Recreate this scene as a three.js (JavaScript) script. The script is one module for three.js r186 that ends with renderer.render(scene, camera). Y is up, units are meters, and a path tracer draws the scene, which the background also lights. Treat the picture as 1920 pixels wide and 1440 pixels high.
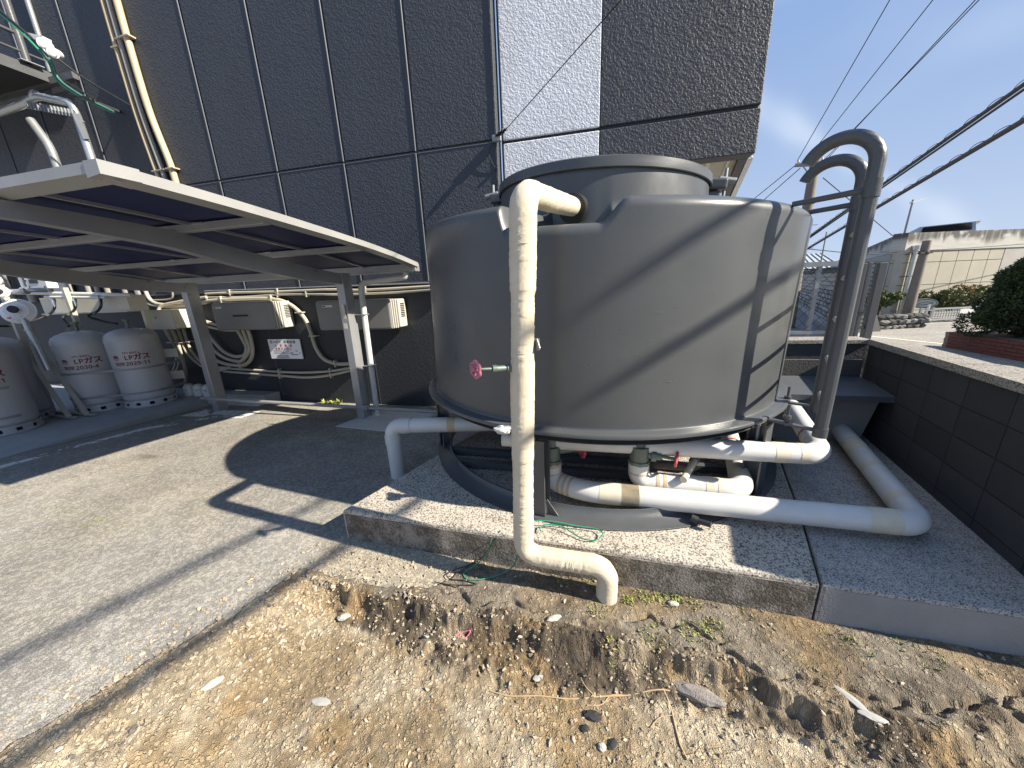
import * as THREE from 'three';
import { mergeGeometries, toCreasedNormals } from 'three/addons/utils/BufferGeometryUtils.js';
import { RoundedBoxGeometry } from 'three/addons/geometries/RoundedBoxGeometry.js';

// ---------- camera, sky, sun, exposure ----------
// metres; u = along the building wall, y = up, w = towards the wall (three.js z = -w)
const V = (u, y, w) => new THREE.Vector3(u, y, -w);
const scene = new THREE.Scene();
const camera = new THREE.PerspectiveCamera(95.85, 4 / 3, 0.05, 400);
camera.position.copy(V(0, 1.6, 0));
camera.up.copy(V(-0.022652, 0.962943, 0.268752));
camera.lookAt(V(-0.2315358, 1.6 - 0.266566, 0.935593));
const renderer = new THREE.WebGLRenderer({ antialias: true });
renderer.toneMapping = THREE.LinearToneMapping;
renderer.toneMappingExposure = 2.35;
renderer.shadowMap.enabled = true;
const SUN = V(0.809, 0.58, -0.0943).normalize();
const sun = new THREE.DirectionalLight(new THREE.Color().setRGB(1, 0.915, 0.775), 4.9);
sun.position.copy(SUN.clone().multiplyScalar(40)); sun.castShadow = true; sun.shadow.radius = 1.4;
sun.shadow.mapSize.set(4096, 4096);
Object.assign(sun.shadow.camera, { left: -25, right: 25, top: 25, bottom: -25, near: 1, far: 100 });
scene.add(sun); scene.add(sun.target);
{ // computed sky: clear spring blue, pale towards the horizon, a few thin ice-cloud streaks
  const W = 1024, H = 512, a = new Float32Array(W * H * 4);
  const h2 = (x, y) => { const s = Math.sin(x * 127.1 + y * 311.7) * 43758.5453; return s - Math.floor(s); };
  const vn = (x, y) => { const i = Math.floor(x), j = Math.floor(y), f = x - i, g = y - j, s = f * f * (3 - 2 * f), t = g * g * (3 - 2 * g); return (h2(i, j) * (1 - s) + h2(i + 1, j) * s) * (1 - t) + (h2(i, j + 1) * (1 - s) + h2(i + 1, j + 1) * s) * t; };
  const lerp = (p, q, t) => p + (q - p) * t;
  // contrail-like streak: a great-circle band through two directions (u, y, w)
  const d1 = new THREE.Vector3(0.28, 0.34, -0.90).normalize(), d2 = new THREE.Vector3(0.575, 0.095, -0.813).normalize();
  const sn = d1.clone().cross(d2).normalize(), mid = d1.clone().add(d2).normalize();
  for (let j = 0; j < H; j++) for (let i = 0; i < W; i++) {
    const lat = (j + 0.5) / H * Math.PI - Math.PI / 2, lon = ((i + 0.5) / W - 0.5) * 2 * Math.PI;
    const y = Math.sin(lat), x = Math.cos(lat) * Math.cos(lon), z = Math.cos(lat) * Math.sin(lon);
    const t = Math.max(0, y), k = Math.pow(1 - t, 2.6);
    let r = lerp(0.094, 0.255, k), g = lerp(0.163, 0.305, k), b = lerp(0.312, 0.385, k);
    if (y < 0) { r = 0.12; g = 0.115; b = 0.105; }
    else {
      const dist = Math.abs(x * sn.x + y * sn.y + z * sn.z), along = x * mid.x + y * mid.y + z * mid.z;
      const wob = vn(x * 9 + 3, z * 9) * 0.5 + vn(x * 31, z * 31 + 9) * 0.5;
      let c = Math.exp(-Math.pow((dist - 0.012 * (wob - 0.5)) / (0.010 + 0.012 * wob), 2)) * Math.max(0, (along - 0.93) / 0.05) * (0.25 + 0.75 * vn(x * 22, z * 14 + 5));
      const ci = Math.max(0, vn(x * 2.2 + z * 3 + 7, y * 7 + z * 2) * 0.65 + vn(x * 6 + z * 7, y * 21) * 0.35 - 0.60) * 0.5 * Math.min(1, t * 5);
      c = Math.min(0.8, c * 0.55 + ci);
      r = lerp(r, 0.36, c); g = lerp(g, 0.40, c); b = lerp(b, 0.46, c);
    }
    const o = (j * W + i) * 4; a[o] = r; a[o + 1] = g; a[o + 2] = b; a[o + 3] = 1;
  }
  const t = new THREE.DataTexture(a, W, H, THREE.RGBAFormat, THREE.FloatType);
  t.mapping = THREE.EquirectangularReflectionMapping; t.magFilter = THREE.LinearFilter; t.minFilter = THREE.LinearFilter; t.needsUpdate = true;
  scene.background = t; scene.environment = t;
}

// ---------- random numbers, noise ----------
let seed = 1234567;
const rnd = () => { seed = (seed * 1664525 + 1013904223) >>> 0; return seed / 4294967296; };
const rr = (a, b) => a + (b - a) * rnd();
const hsh = (x, y, s = 0) => { let h = (Math.imul(x | 0, 374761393) ^ Math.imul(y | 0, 668265263) ^ Math.imul(s | 0, 1274126177)) | 0; h = Math.imul(h ^ (h >>> 13), 1274126177); h ^= h >>> 16; return (h >>> 0) / 4294967296; };
const sm = (t) => t * t * (3 - 2 * t);
const clamp = (x, a = 0, b = 1) => Math.min(b, Math.max(a, x));
const ss = (a, b, x) => sm(clamp((x - a) / (b - a)));
const mix = (a, b, t) => a + (b - a) * t;
function vnoise(x, y, s = 0, per = 0) {
  const i = Math.floor(x), j = Math.floor(y), f = sm(x - i), g = sm(y - j), m = (v) => per ? ((v % per) + per) % per : v;
  const a = hsh(m(i), m(j), s), b = hsh(m(i + 1), m(j), s), c = hsh(m(i), m(j + 1), s), d = hsh(m(i + 1), m(j + 1), s);
  return mix(mix(a, b, f), mix(c, d, f), g);
}
function fbm(x, y, s = 0, oct = 4, per = 0) { let v = 0, a = 0.5, k = 1; for (let o = 0; o < oct; o++) { v += a * vnoise(x * k, y * k, s + o * 17, per ? per * k : 0); a *= 0.5; k *= 2; } return v / (1 - Math.pow(0.5, oct)); }
function worley(x, y, s, per) { // nearest and second distance, id of nearest
  const i = Math.floor(x), j = Math.floor(y); let d1 = 9, d2 = 9, id = 0;
  for (let q = -1; q <= 1; q++) for (let p = -1; p <= 1; p++) {
    const ci = (((i + p) % per) + per) % per, cj = (((j + q) % per) + per) % per;
    const dx = i + p + hsh(ci, cj, s) - x, dy = j + q + hsh(ci, cj, s + 1) - y, d = dx * dx + dy * dy;
    if (d < d1) { d2 = d1; d1 = d; id = hsh(ci, cj, s + 2); } else if (d < d2) d2 = d;
  }
  return [Math.sqrt(d1), Math.sqrt(d2), id];
}
// ---------- textures ----------
function tex(N, fn, srgb = false) {
  const a = new Uint8Array(N * N * 4);
  for (let j = 0; j < N; j++) for (let i = 0; i < N; i++) {
    const v = fn(i / N, j / N), o = (j * N + i) * 4;
    if (typeof v === 'number') { a[o] = a[o + 1] = a[o + 2] = clamp(v) * 255; } else { for (let k = 0; k < 3; k++) { const c = clamp(v[k]); a[o + k] = (srgb ? (c <= 0.0031308 ? c * 12.92 : 1.055 * Math.pow(c, 1 / 2.4) - 0.055) : c) * 255; } }
    a[o + 3] = 255;
  }
  const t = new THREE.DataTexture(a, N, N); t.wrapS = t.wrapT = THREE.RepeatWrapping; t.magFilter = THREE.LinearFilter; t.minFilter = THREE.LinearMipmapLinearFilter; t.generateMipmaps = true;
  if (srgb) t.colorSpace = THREE.SRGBColorSpace; t.needsUpdate = true; return t;
}
const repC = new Map();
const rep = (t, sx, sy = sx) => { const key = t.uuid + sx + '_' + sy; if (repC.has(key)) return repC.get(key); const c = t.clone(); c.repeat.set(1 / sx, 1 / sy); c.needsUpdate = true; repC.set(key, c); return c; };
// asphalt: worn stones in a grey binder (values are multipliers round 1)
const asphaltH = new Float32Array(1024 * 1024);
const asphaltT = tex(1024, (x, y) => {
  const [a, b, id] = worley(x * 150, y * 150, 11, 150), [a2, b2, id2] = worley(x * 62, y * 62, 21, 62);
  const edge = clamp((b - a) * 2.6), e2 = clamp((b2 - a2) * 3.2);
  let v = 0.52 + 0.30 * id * edge + (id2 > 0.55 ? 0.22 * e2 : 0) - 0.22 * (1 - edge);
  v += (fbm(x * 12, y * 12, 3, 4, 12) - 0.5) * 0.22;
  asphaltH[Math.floor(y * 1024) * 1024 + Math.floor(x * 1024)] = clamp(0.3 + 0.4 * edge * (0.5 + id * 0.5) + (id2 > 0.55 ? 0.3 * e2 : 0));
  const warm = (id - 0.5) * 0.06; return [v * (1 + warm), v, v * (1 - warm * 1.4)];
}, true);
const asphaltB = tex(1024, (x, y) => asphaltH[Math.floor(y * 1024) * 1024 + Math.floor(x * 1024)]);
// washed concrete with dark aggregate pits
const concreteT = tex(1024, (x, y) => {
  const wx = x + 0.004 * vnoise(x * 60, y * 60, 5, 60), [a, b, id] = worley(wx * 130, y * 130, 31, 130);
  const n = fbm(x * 110, y * 110, 8, 3, 110), pit = ss(0.49, 0.66, n * 0.55 + id * 0.45 + (0.3 - a) * 0.1);
  let v = 0.66 - 0.46 * pit + 0.16 * (vnoise(x * 300, y * 300, 2, 300) - 0.5) + 0.18 * (fbm(x * 8, y * 8, 6, 4, 8) - 0.5);
  return [v * 1.02, v * 0.955, v * 0.85];
}, true);
const concreteB = tex(512, (x, y) => fbm(x * 60, y * 60, 8, 4, 60));
// sprayed stucco relief
const stuccoB = tex(1024, (x, y) => {
  const wx = x + 0.010 * (vnoise(x * 40, y * 40, 2, 40) - 0.5), wy = y + 0.010 * (vnoise(x * 40, y * 40, 3, 40) - 0.5);
  const n = fbm(wx * 44, wy * 44, 5, 3, 44), r = 1 - Math.abs(2 * vnoise(wx * 52, wy * 52, 15, 52) - 1);
  return clamp(0.15 + 0.6 * ss(0.3, 0.72, n) + 0.3 * r * r);
});
// soft mottling for painted and plastic surfaces (multiplier near 1) with specks
const grimeT = tex(512, (x, y) => { const n = fbm(x * 6, y * 6, 9, 5, 6), s = vnoise(x * 180, y * 180, 4, 180) > 0.93 ? 0.10 : 0; const v = 0.86 + 0.20 * (n - 0.5) + 0.04 * (vnoise(x * 256, y * 256, 6, 256) - 0.5) - s * 0.6; return [v, v, v * 0.985]; }, true);
const roughT = tex(512, (x, y) => 0.72 + 0.5 * (fbm(x * 7, y * 7, 19, 5, 7) - 0.5));
const fineB = tex(512, (x, y) => fbm(x * 64, y * 64, 29, 3, 64));
// soil: sandy grains and little stones
const soilT = tex(1024, (x, y) => {
  const [a, b, id] = worley(x * 120, y * 120, 41, 120), [a2, b2, id2] = worley(x * 46, y * 46, 51, 46);
  const st = id2 > 0.72 ? clamp((b2 - a2) * 2.8) : 0, g = clamp((b - a) * 2);
  let v = 0.48 + 0.34 * (id - 0.4) * g + 0.30 * st * (id2 - 0.55) * 2 + 0.30 * (fbm(x * 24, y * 24, 7, 4, 24) - 0.5) - 0.12 * (1 - g);
  const w = (id - 0.5) * 0.12; return [v * (1.03 + w), v, v * (0.93 - w)];
}, true);
const soilB = tex(1024, (x, y) => { const [a, b, id] = worley(x * 120, y * 120, 41, 120), [a2, b2, id2] = worley(x * 46, y * 46, 51, 46); return clamp(0.2 + 0.35 * id * clamp((b - a) * 2) + (id2 > 0.72 ? 0.4 * clamp((b2 - a2) * 2.8) : 0) + 0.25 * fbm(x * 40, y * 40, 77, 3, 40)); });
// ---------- materials ----------
const C = (r, g, b) => new THREE.Color().setRGB(r, g, b);
function M(c, rough = 0.7, o = {}) { const { metal = 0, map = grimeT, ms = 1.1, ...r } = o; const m = new THREE.MeshStandardMaterial({ color: C(...c), roughness: rough, metalness: metal, ...r }); if (map) m.map = rep(map, ms); return m; }
const mat = {
  asphalt: new THREE.MeshStandardMaterial({ color: C(0.50, 0.47, 0.415), roughness: 0.93, map: rep(asphaltT, 1.3), bumpMap: rep(asphaltB, 1.3), bumpScale: 0.0035, vertexColors: true }),
  soil: new THREE.MeshStandardMaterial({ color: C(1, 1, 1), roughness: 0.97, map: rep(soilT, 0.62), bumpMap: rep(soilB, 0.62), bumpScale: 0.012, vertexColors: true }),
  slab: new THREE.MeshStandardMaterial({ color: C(0.70, 0.67, 0.625), roughness: 0.9, map: rep(concreteT, 0.95), bumpMap: rep(concreteB, 0.5), bumpScale: 0.003 }),
  slabFine: new THREE.MeshStandardMaterial({ color: C(0.60, 0.60, 0.61), roughness: 0.9, map: rep(concreteT, 0.55), bumpMap: rep(concreteB, 0.35), bumpScale: 0.002 }),
  kerb: M([0.36, 0.37, 0.375], 0.88, { bumpMap: rep(concreteB, 0.5), bumpScale: 0.002 }),
  wall: new THREE.MeshStandardMaterial({ color: C(0.049, 0.055, 0.068), roughness: 0.6, bumpMap: rep(stuccoB, 0.85), bumpScale: 0.0048, map: rep(grimeT, 2.3) }),
  wallLight: new THREE.MeshStandardMaterial({ color: C(0.80, 0.82, 0.87), roughness: 0.62, bumpMap: rep(stuccoB, 0.85), bumpScale: 0.0048, map: rep(grimeT, 2.3) }),
  plinth: new THREE.MeshStandardMaterial({ color: C(0.036, 0.040, 0.047), roughness: 0.7, bumpMap: rep(stuccoB, 0.9), bumpScale: 0.0018, map: rep(grimeT, 2.1) }),
  sealant: M([0.075, 0.08, 0.092], 0.5), dark: M([0.03, 0.031, 0.034], 0.6), black: M([0.012, 0.012, 0.013], 0.5),
  tank: new THREE.MeshStandardMaterial({ color: C(0.088, 0.094, 0.098), roughness: 0.46, map: rep(grimeT, 1.9, 1.3), roughnessMap: rep(roughT, 1.3), bumpMap: rep(fineB, 0.9), bumpScale: 0.00012 }),
  steel: M([0.088, 0.093, 0.100], 0.5, { roughnessMap: rep(roughT, 0.7), bumpMap: rep(fineB, 0.35), bumpScale: 0.0006 }),
  rack: M([0.44, 0.42, 0.37], 0.5), alu: M([0.40, 0.41, 0.43], 0.38, { metal: 0.5 }), aluLight: M([0.36, 0.36, 0.355], 0.4, { metal: 0.15 }),
  roofPane: new THREE.MeshPhysicalMaterial({ color: C(0.012, 0.018, 0.075), roughness: 0.5, specularIntensity: 0.35 }),
  wrap: M([0.66, 0.585, 0.445], 0.85, { ms: 0.5, bumpMap: rep(fineB, 0.12), bumpScale: 0.0008 }), tape: M([0.56, 0.45, 0.30], 0.6, { ms: 0.3 }), tapePale: M([0.66, 0.60, 0.48], 0.7, { ms: 0.3 }),
  white: M([0.66, 0.655, 0.635], 0.42, { ms: 0.7 }), pvc: M([0.66, 0.66, 0.63], 0.42, { ms: 0.8 }), conduit: M([0.50, 0.465, 0.38], 0.5), conduitWarm: M([0.54, 0.44, 0.285], 0.5), conduitGrey: M([0.34, 0.325, 0.29], 0.5),
  galv: M([0.50, 0.52, 0.54], 0.36, { metal: 0.7, ms: 0.25 }), galvDull: M([0.30, 0.315, 0.33], 0.5, { metal: 0.4, ms: 0.25 }), chrome: M([0.75, 0.75, 0.74], 0.22, { metal: 0.9, map: null }),
  cylinder: M([0.47, 0.48, 0.50], 0.42, { ms: 0.9 }), red: M([0.55, 0.10, 0.13], 0.5, { ms: 0.1 }), brass: M([0.16, 0.20, 0.175], 0.5, { ms: 0.1, metal: 0.4 }),
  inverter: M([0.235, 0.235, 0.235], 0.45), inverterSide: M([0.56, 0.54, 0.48], 0.5), ivory: M([0.66, 0.62, 0.52], 0.5),
  block: new THREE.MeshStandardMaterial({ color: C(0.042, 0.044, 0.050), roughness: 0.78, map: rep(grimeT, 0.9), bumpMap: rep(fineB, 0.3), bumpScale: 0.0022 }),
  coping: new THREE.MeshStandardMaterial({ color: C(0.44, 0.43, 0.42), roughness: 0.9, map: rep(concreteT, 0.7), bumpMap: rep(concreteB, 0.4), bumpScale: 0.002 }),
  boxLid: M([0.10, 0.107, 0.122], 0.45, { bumpMap: rep(fineB, 0.5), bumpScale: 0.001 }), boxBody: M([0.27, 0.27, 0.265], 0.6),
  green: M([0.03, 0.26, 0.15], 0.45, { ms: 0.1 }), blueTag: M([0.12, 0.28, 0.52], 0.5), rubber: M([0.016, 0.016, 0.017], 0.6), wire: M([0.018, 0.018, 0.022], 0.6),
  deck: M([0.43, 0.40, 0.325], 0.85, { ms: 3, bumpMap: rep(fineB, 1.2), bumpScale: 0.002 }), deckGrey: M([0.42, 0.41, 0.38], 0.85, { ms: 2 }),
  concretePole: M([0.20, 0.17, 0.145], 0.85, { ms: 0.8 }), foliageDark: M([0.032, 0.052, 0.018], 0.7, { map: null, side: THREE.DoubleSide, vertexColors: true }), foliage: M([0.1, 0.115, 0.05], 0.7, { map: null, side: THREE.DoubleSide, vertexColors: true }),
  bark: M([0.09, 0.065, 0.045], 0.9), brickRed: M([0.15, 0.045, 0.03], 0.85, { ms: 0.4 }), mortar: M([0.26, 0.2, 0.17], 0.9), stone: M([0.20, 0.195, 0.185], 0.9, { ms: 0.5 }), stoneDark: M([0.075, 0.075, 0.07], 0.9, { ms: 0.5 }),
  car: M([0.45, 0.46, 0.47], 0.25, { map: null }), glassDark: M([0.02, 0.022, 0.025], 0.08, { map: null }), paintWhite: M([0.74, 0.74, 0.72], 0.8, { ms: 0.3 }),
  soffit: M([0.55, 0.51, 0.45], 0.85, { bumpMap: rep(stuccoB, 0.9), bumpScale: 0.003 }), pinkPlastic: M([0.75, 0.2, 0.25], 0.5, { map: null }), root: M([0.42, 0.30, 0.17], 0.9, { map: null }), chip: M([0.52, 0.49, 0.43], 0.8, { ms: 0.1 }), coal: M([0.03, 0.03, 0.032], 0.9, { ms: 0.1 }), rockGrey: M([0.30, 0.27, 0.245], 0.95, { ms: 0.15, bumpMap: rep(soilB, 0.3), bumpScale: 0.004 }),
  weed: M([0.19, 0.215, 0.06], 0.7, { map: null, side: THREE.DoubleSide, vertexColors: true }), houseRoof: M([0.42, 0.46, 0.49], 0.5, { ms: 0.6 }), houseWall: M([0.4, 0.38, 0.35], 0.8), shard: M([0.42, 0.41, 0.385], 0.6, { ms: 0.1 }), bead: M([0.085, 0.092, 0.106], 0.5, { map: null }), mortarDark: M([0.03, 0.031, 0.034], 0.9, { map: null }), rust: M([0.36, 0.10, 0.05], 0.6)
};
// ---------- objects ----------
const used = {};
function numbered(n) { const k = used[n] = (used[n] ?? -1) + 1; return k ? n + '_' + String(k).padStart(3, '0') : n; }
function sh(m) { m.castShadow = true; m.receiveShadow = true; return m; }
function thing(name, label, category, pos, group) { const g = new THREE.Group(); g.name = numbered(name); g.position.copy(pos); g.userData = { label, category }; if (group) g.userData.group = group; scene.add(g); return g; }
// geometries are written in world coordinates; add() hangs them under a thing at its base
function add(parent, name, geo, m) { const o = sh(new THREE.Mesh(geo, m)); o.name = name; const wp = new THREE.Vector3(); let p = parent; while (p && p !== scene) { wp.add(p.position); p = p.parent; } o.position.copy(wp).negate(); parent.add(o); return o; }
function addEach(parent, name, list, m) { return list.map((g) => add(parent, name, g, m)); }
function solo(name, label, category, geo, m, group) { geo.computeBoundingBox(); const b = geo.boundingBox, c = new THREE.Vector3((b.min.x + b.max.x) / 2, b.min.y, (b.min.z + b.max.z) / 2); geo.translate(-c.x, -c.y, -c.z); const o = sh(new THREE.Mesh(geo, m)); o.name = numbered(name); o.position.copy(c); o.userData = { label, category }; if (group) o.userData.group = group; scene.add(o); return o; }
function struct(name, geo, m) { const o = sh(new THREE.Mesh(geo, m)); o.name = name; o.userData.kind = 'structure'; scene.add(o); return o; }
// ---------- geometry helpers ----------
const mg = (a) => { a = a.map((g) => { const q = g.index ? g.toNonIndexed() : g; for (const k of Object.keys(q.attributes)) if (!['position', 'normal', 'uv'].includes(k)) q.deleteAttribute(k); return q; }); return a.length === 1 ? a[0] : mergeGeometries(a); };
function tri(g) { // metre uv by the way each face points
  const q = g.index ? g.toNonIndexed() : g, p = q.attributes.position, uv = new Float32Array(p.count * 2), a = new THREE.Vector3(), b = new THREE.Vector3(), c = new THREE.Vector3();
  for (let i = 0; i < p.count; i += 3) {
    a.fromBufferAttribute(p, i); b.fromBufferAttribute(p, i + 1); c.fromBufferAttribute(p, i + 2);
    const n = b.clone().sub(a).cross(c.clone().sub(a)), x = Math.abs(n.x), y = Math.abs(n.y), z = Math.abs(n.z);
    [a, b, c].forEach((v, k) => { const [s, t] = y >= x && y >= z ? [v.x, v.z] : x > z ? [v.z, v.y] : [v.x, v.y]; uv[(i + k) * 2] = s; uv[(i + k) * 2 + 1] = t; });
  }
  q.setAttribute('uv', new THREE.BufferAttribute(uv, 2)); return q;
}
function box(u0, u1, y0, y1, w0, w1, bev = 0) {
  const sx = u1 - u0, sy = y1 - y0, sz = w1 - w0, g = bev > 0 ? new RoundedBoxGeometry(sx, sy, sz, 2, Math.min(bev, sx / 2.1, sy / 2.1, sz / 2.1)) : new THREE.BoxGeometry(sx, sy, sz);
  g.translate((u0 + u1) / 2, (y0 + y1) / 2, -(w0 + w1) / 2); return tri(g);
}
function bar(p, q, a, b = a, upv = new THREE.Vector3(0, 1, 0), bev = 0) { // box section a (across) x b (along upv) from p to q
  const d = q.clone().sub(p), L = d.length(); d.normalize(); let s = d.clone().cross(upv); if (s.length() < 1e-3) s = d.clone().cross(new THREE.Vector3(1, 0, 0)); s.normalize(); const t = s.clone().cross(d).normalize();
  const g = bev ? new RoundedBoxGeometry(a, b, L, 2, bev) : new THREE.BoxGeometry(a, b, L), m = new THREE.Matrix4().makeBasis(s, t, d.clone().negate()); m.setPosition(p.clone().add(q).multiplyScalar(0.5)); g.applyMatrix4(m); return tri(g);
}
function cyl(p, q, r0, r1 = r0, n = 20, open = false) {
  const d = q.clone().sub(p), L = d.length(), g = new THREE.CylinderGeometry(r1, r0, L, n, 1, open), uv = g.attributes.uv; for (let i = 0; i < uv.count; i++) uv.setXY(i, uv.getX(i) * 6.28 * r0, uv.getY(i) * L);
  g.applyQuaternion(new THREE.Quaternion().setFromUnitVectors(new THREE.Vector3(0, 1, 0), d.normalize())); const c = p.clone().add(q).multiplyScalar(0.5); g.translate(c.x, c.y, c.z); return g;
}
function lathe(prof, c, n = 64, oval = 1) { const g = new THREE.LatheGeometry(prof.map(([r, y]) => new THREE.Vector2(r, y)), n); const uv = g.attributes.uv, R = Math.max(...prof.map((p) => p[0])); for (let i = 0; i < uv.count; i++) uv.setXY(i, uv.getX(i) * 6.283 * R, uv.getY(i) * 1.5); if (oval !== 1) g.scale(1, 1, oval); g.translate(c.x, c.y, c.z); return g; }
function roundPath(pts, bend, step) {
  const out = [], n = pts.length; let prev = pts[0].clone(); out.push(prev.clone());
  const line = (a, b) => { const L = a.distanceTo(b), k = Math.max(1, Math.ceil(L / step)); for (let i = 1; i <= k; i++) out.push(a.clone().lerp(b, i / k)); };
  for (let i = 1; i < n - 1; i++) {
    const A = pts[i - 1], B = pts[i], D = pts[i + 1], la = Math.min(bend, A.distanceTo(B) * 0.48), lb = Math.min(bend, B.distanceTo(D) * 0.48), l = Math.min(la, lb);
    const s = B.clone().add(A.clone().sub(B).setLength(l)), e = B.clone().add(D.clone().sub(B).setLength(l));
    line(out[out.length - 1], s); const k = 8, o = 0.551; const c1 = s.clone().lerp(B, o), c2 = e.clone().lerp(B, o);
    for (let j = 1; j <= k; j++) { const t = j / k, m = 1 - t; out.push(s.clone().multiplyScalar(m * m * m).addScaledVector(c1, 3 * m * m * t).addScaledVector(c2, 3 * m * t * t).addScaledVector(e, t * t * t)); }
  }
  line(out[out.length - 1], pts[n - 1]); return out;
}
function sweep(path, r, { radial = 12, rf = null, caps = true } = {}) {
  const n = path.length, T = path.map((p, i) => path[Math.min(n - 1, i + 1)].clone().sub(path[Math.max(0, i - 1)]).normalize());
  let N = Math.abs(T[0].y) < 0.9 ? new THREE.Vector3(0, 1, 0) : new THREE.Vector3(1, 0, 0); const pos = [], uv = [], idx = []; let s = 0;
  for (let i = 0; i < n; i++) {
    if (i) s += path[i].distanceTo(path[i - 1]);
    N = N.clone().addScaledVector(T[i], -N.dot(T[i])).normalize(); const Bn = T[i].clone().cross(N);
    for (let k = 0; k <= radial; k++) { const a = k / radial * Math.PI * 2, R = rf ? rf(s, a, i / (n - 1)) : r; const p = path[i].clone().addScaledVector(N, Math.cos(a) * R).addScaledVector(Bn, Math.sin(a) * R); pos.push(p.x, p.y, p.z); uv.push(a * r, s); }
  }
  for (let i = 0; i < n - 1; i++) for (let k = 0; k < radial; k++) { const a = i * (radial + 1) + k, b = a + radial + 1; idx.push(a, a + 1, b, b, a + 1, b + 1); }
  if (caps) for (const e of [0, n - 1]) { const c = pos.length / 3; pos.push(path[e].x, path[e].y, path[e].z); uv.push(0, 0); for (let k = 0; k < radial; k++) { const a = e * (radial + 1) + k; e ? idx.push(c, a + 1, a) : idx.push(c, a, a + 1); } }
  const g = new THREE.BufferGeometry(); g.setAttribute('position', new THREE.Float32BufferAttribute(pos, 3)); g.setAttribute('uv', new THREE.Float32BufferAttribute(uv, 2)); g.setIndex(idx);
  const q = g.toNonIndexed(); q.computeVertexNormals(); g.computeVertexNormals();
  if (caps) return toCreasedNormals(g, 0.9); return g;
}
const pipe = (pts, r, bend = 0.08, o = {}) => sweep(roundPath(pts, bend, o.step ?? 0.08), r, o);
const curve = (pts, r, o = {}) => sweep(new THREE.CatmullRomCurve3(pts, false, 'centripetal').getPoints(o.n ?? pts.length * 7), r, { radial: o.radial ?? 8, ...o });
const vs = (a, w) => a.map((p) => V(p[0], p[1], p[2] ?? w));
function hexa(c) { // eight corners: bottom ring 0-3, top ring 4-7 (counter-clockwise seen from above)
  const f = [[0, 3, 2, 1], [4, 5, 6, 7], [0, 1, 5, 4], [1, 2, 6, 5], [2, 3, 7, 6], [3, 0, 4, 7]], pos = [];
  for (const q of f) for (const i of [q[0], q[1], q[2], q[0], q[2], q[3]]) pos.push(c[i].x, c[i].y, c[i].z);
  const g = new THREE.BufferGeometry(); g.setAttribute('position', new THREE.Float32BufferAttribute(pos, 3)); g.computeVertexNormals(); return tri(g);
}
function prism(poly, y0, y1, bev = 0.0) { // plan polygon [(u,w)...] extruded upwards
  const s = new THREE.Shape(poly.map(([u, w]) => new THREE.Vector2(u, w))); const g = new THREE.ExtrudeGeometry(s, { depth: y1 - y0 - 2 * bev, bevelEnabled: bev > 0, bevelThickness: bev, bevelSize: bev, bevelOffset: -bev, bevelSegments: 2, curveSegments: 8 });
  g.rotateX(-Math.PI / 2); g.translate(0, y0 + bev, 0); return tri(g);
}
function stonelet(r, sx = 1, sy = 0.7, sz = 1, det = 1, jag = 0.25) { const g = new THREE.IcosahedronGeometry(r, det); const p = g.attributes.position, m = new Map(); for (let i = 0; i < p.count; i++) { const k = [p.getX(i), p.getY(i), p.getZ(i)].map((v) => Math.round(v * 1e5)).join(); if (!m.has(k)) m.set(k, 1 + (rnd() - 0.5) * 2 * jag); const f = m.get(k); p.setXYZ(i, p.getX(i) * f * sx, p.getY(i) * f * sy, p.getZ(i) * f * sz); } g.computeVertexNormals(); return tri(g); }
const gy = (w) => w <= 1.7 ? 0 : w >= 4.83 ? -0.188 : -0.06 * (w - 1.7);
// ================= SETTING =================
// --- near ground: asphalt edge and eroded soil ---
const dirtPoly = [[-2.9, -0.3], [-2.35, 0.1], [-2.13, 0.4], [-2.05, 0.6], [-1.97, 0.81], [-1.83, 1.04], [-1.75, 1.24], [-1.71, 1.38], [-1.5, 1.37], [-1.23, 1.36], [-0.99, 1.37], [-0.82, 1.42], [-0.77, 1.53], [-0.7, 1.63], [-0.66, 1.8], [3.4, 1.8], [3.4, -0.3]];
function sdPoly(u, w, P) { let d = 1e9, ins = false; for (let i = 0, j = P.length - 1; i < P.length; j = i++) { const [x0, y0] = P[j], [x1, y1] = P[i]; const ex = x1 - x0, ey = y1 - y0, t = clamp(((u - x0) * ex + (w - y0) * ey) / (ex * ex + ey * ey)); const dx = u - x0 - t * ex, dy = w - y0 - t * ey; d = Math.min(d, dx * dx + dy * dy); if ((y1 > w) !== (y0 > w) && u < (x0 - x1) * (w - y1) / (y0 - y1) + x1) ins = !ins; } return (ins ? -1 : 1) * Math.sqrt(d); }
const interp = (L, u) => { if (u <= L[0][0]) return L[0][1]; for (let i = 1; i < L.length; i++) if (u <= L[i][0]) return mix(L[i - 1][1], L[i][1], (u - L[i - 1][0]) / (L[i][0] - L[i - 1][0])); return L[L.length - 1][1]; };
const ledgeTop = [[-1.7, 1.38], [-1.41, 1.35], [-1.2, 1.34], [-0.99, 1.345], [-0.68, 1.36], [-0.5, 1.36], [-0.38, 1.345], [-0.11, 1.31], [0.18, 1.3], [0.35, 1.32], [0.55, 1.33], [0.67, 1.32], [0.78, 1.29], [0.94, 1.25], [1.11, 1.24], [1.29, 1.25], [1.42, 1.31], [1.7, 1.36], [3.4, 1.45]];
const ledgeBot = [[-1.7, 1.28], [-1.32, 1.2], [-1.11, 1.19], [-0.91, 1.16], [-0.71, 1.1], [-0.53, 1.05], [-0.33, 1.05], [-0.12, 1.07], [0.11, 1.12], [0.33, 1.15], [0.52, 1.15], [0.7, 1.12], [0.96, 1.05], [1.1, 1.0], [3.4, 1.0]];
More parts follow.
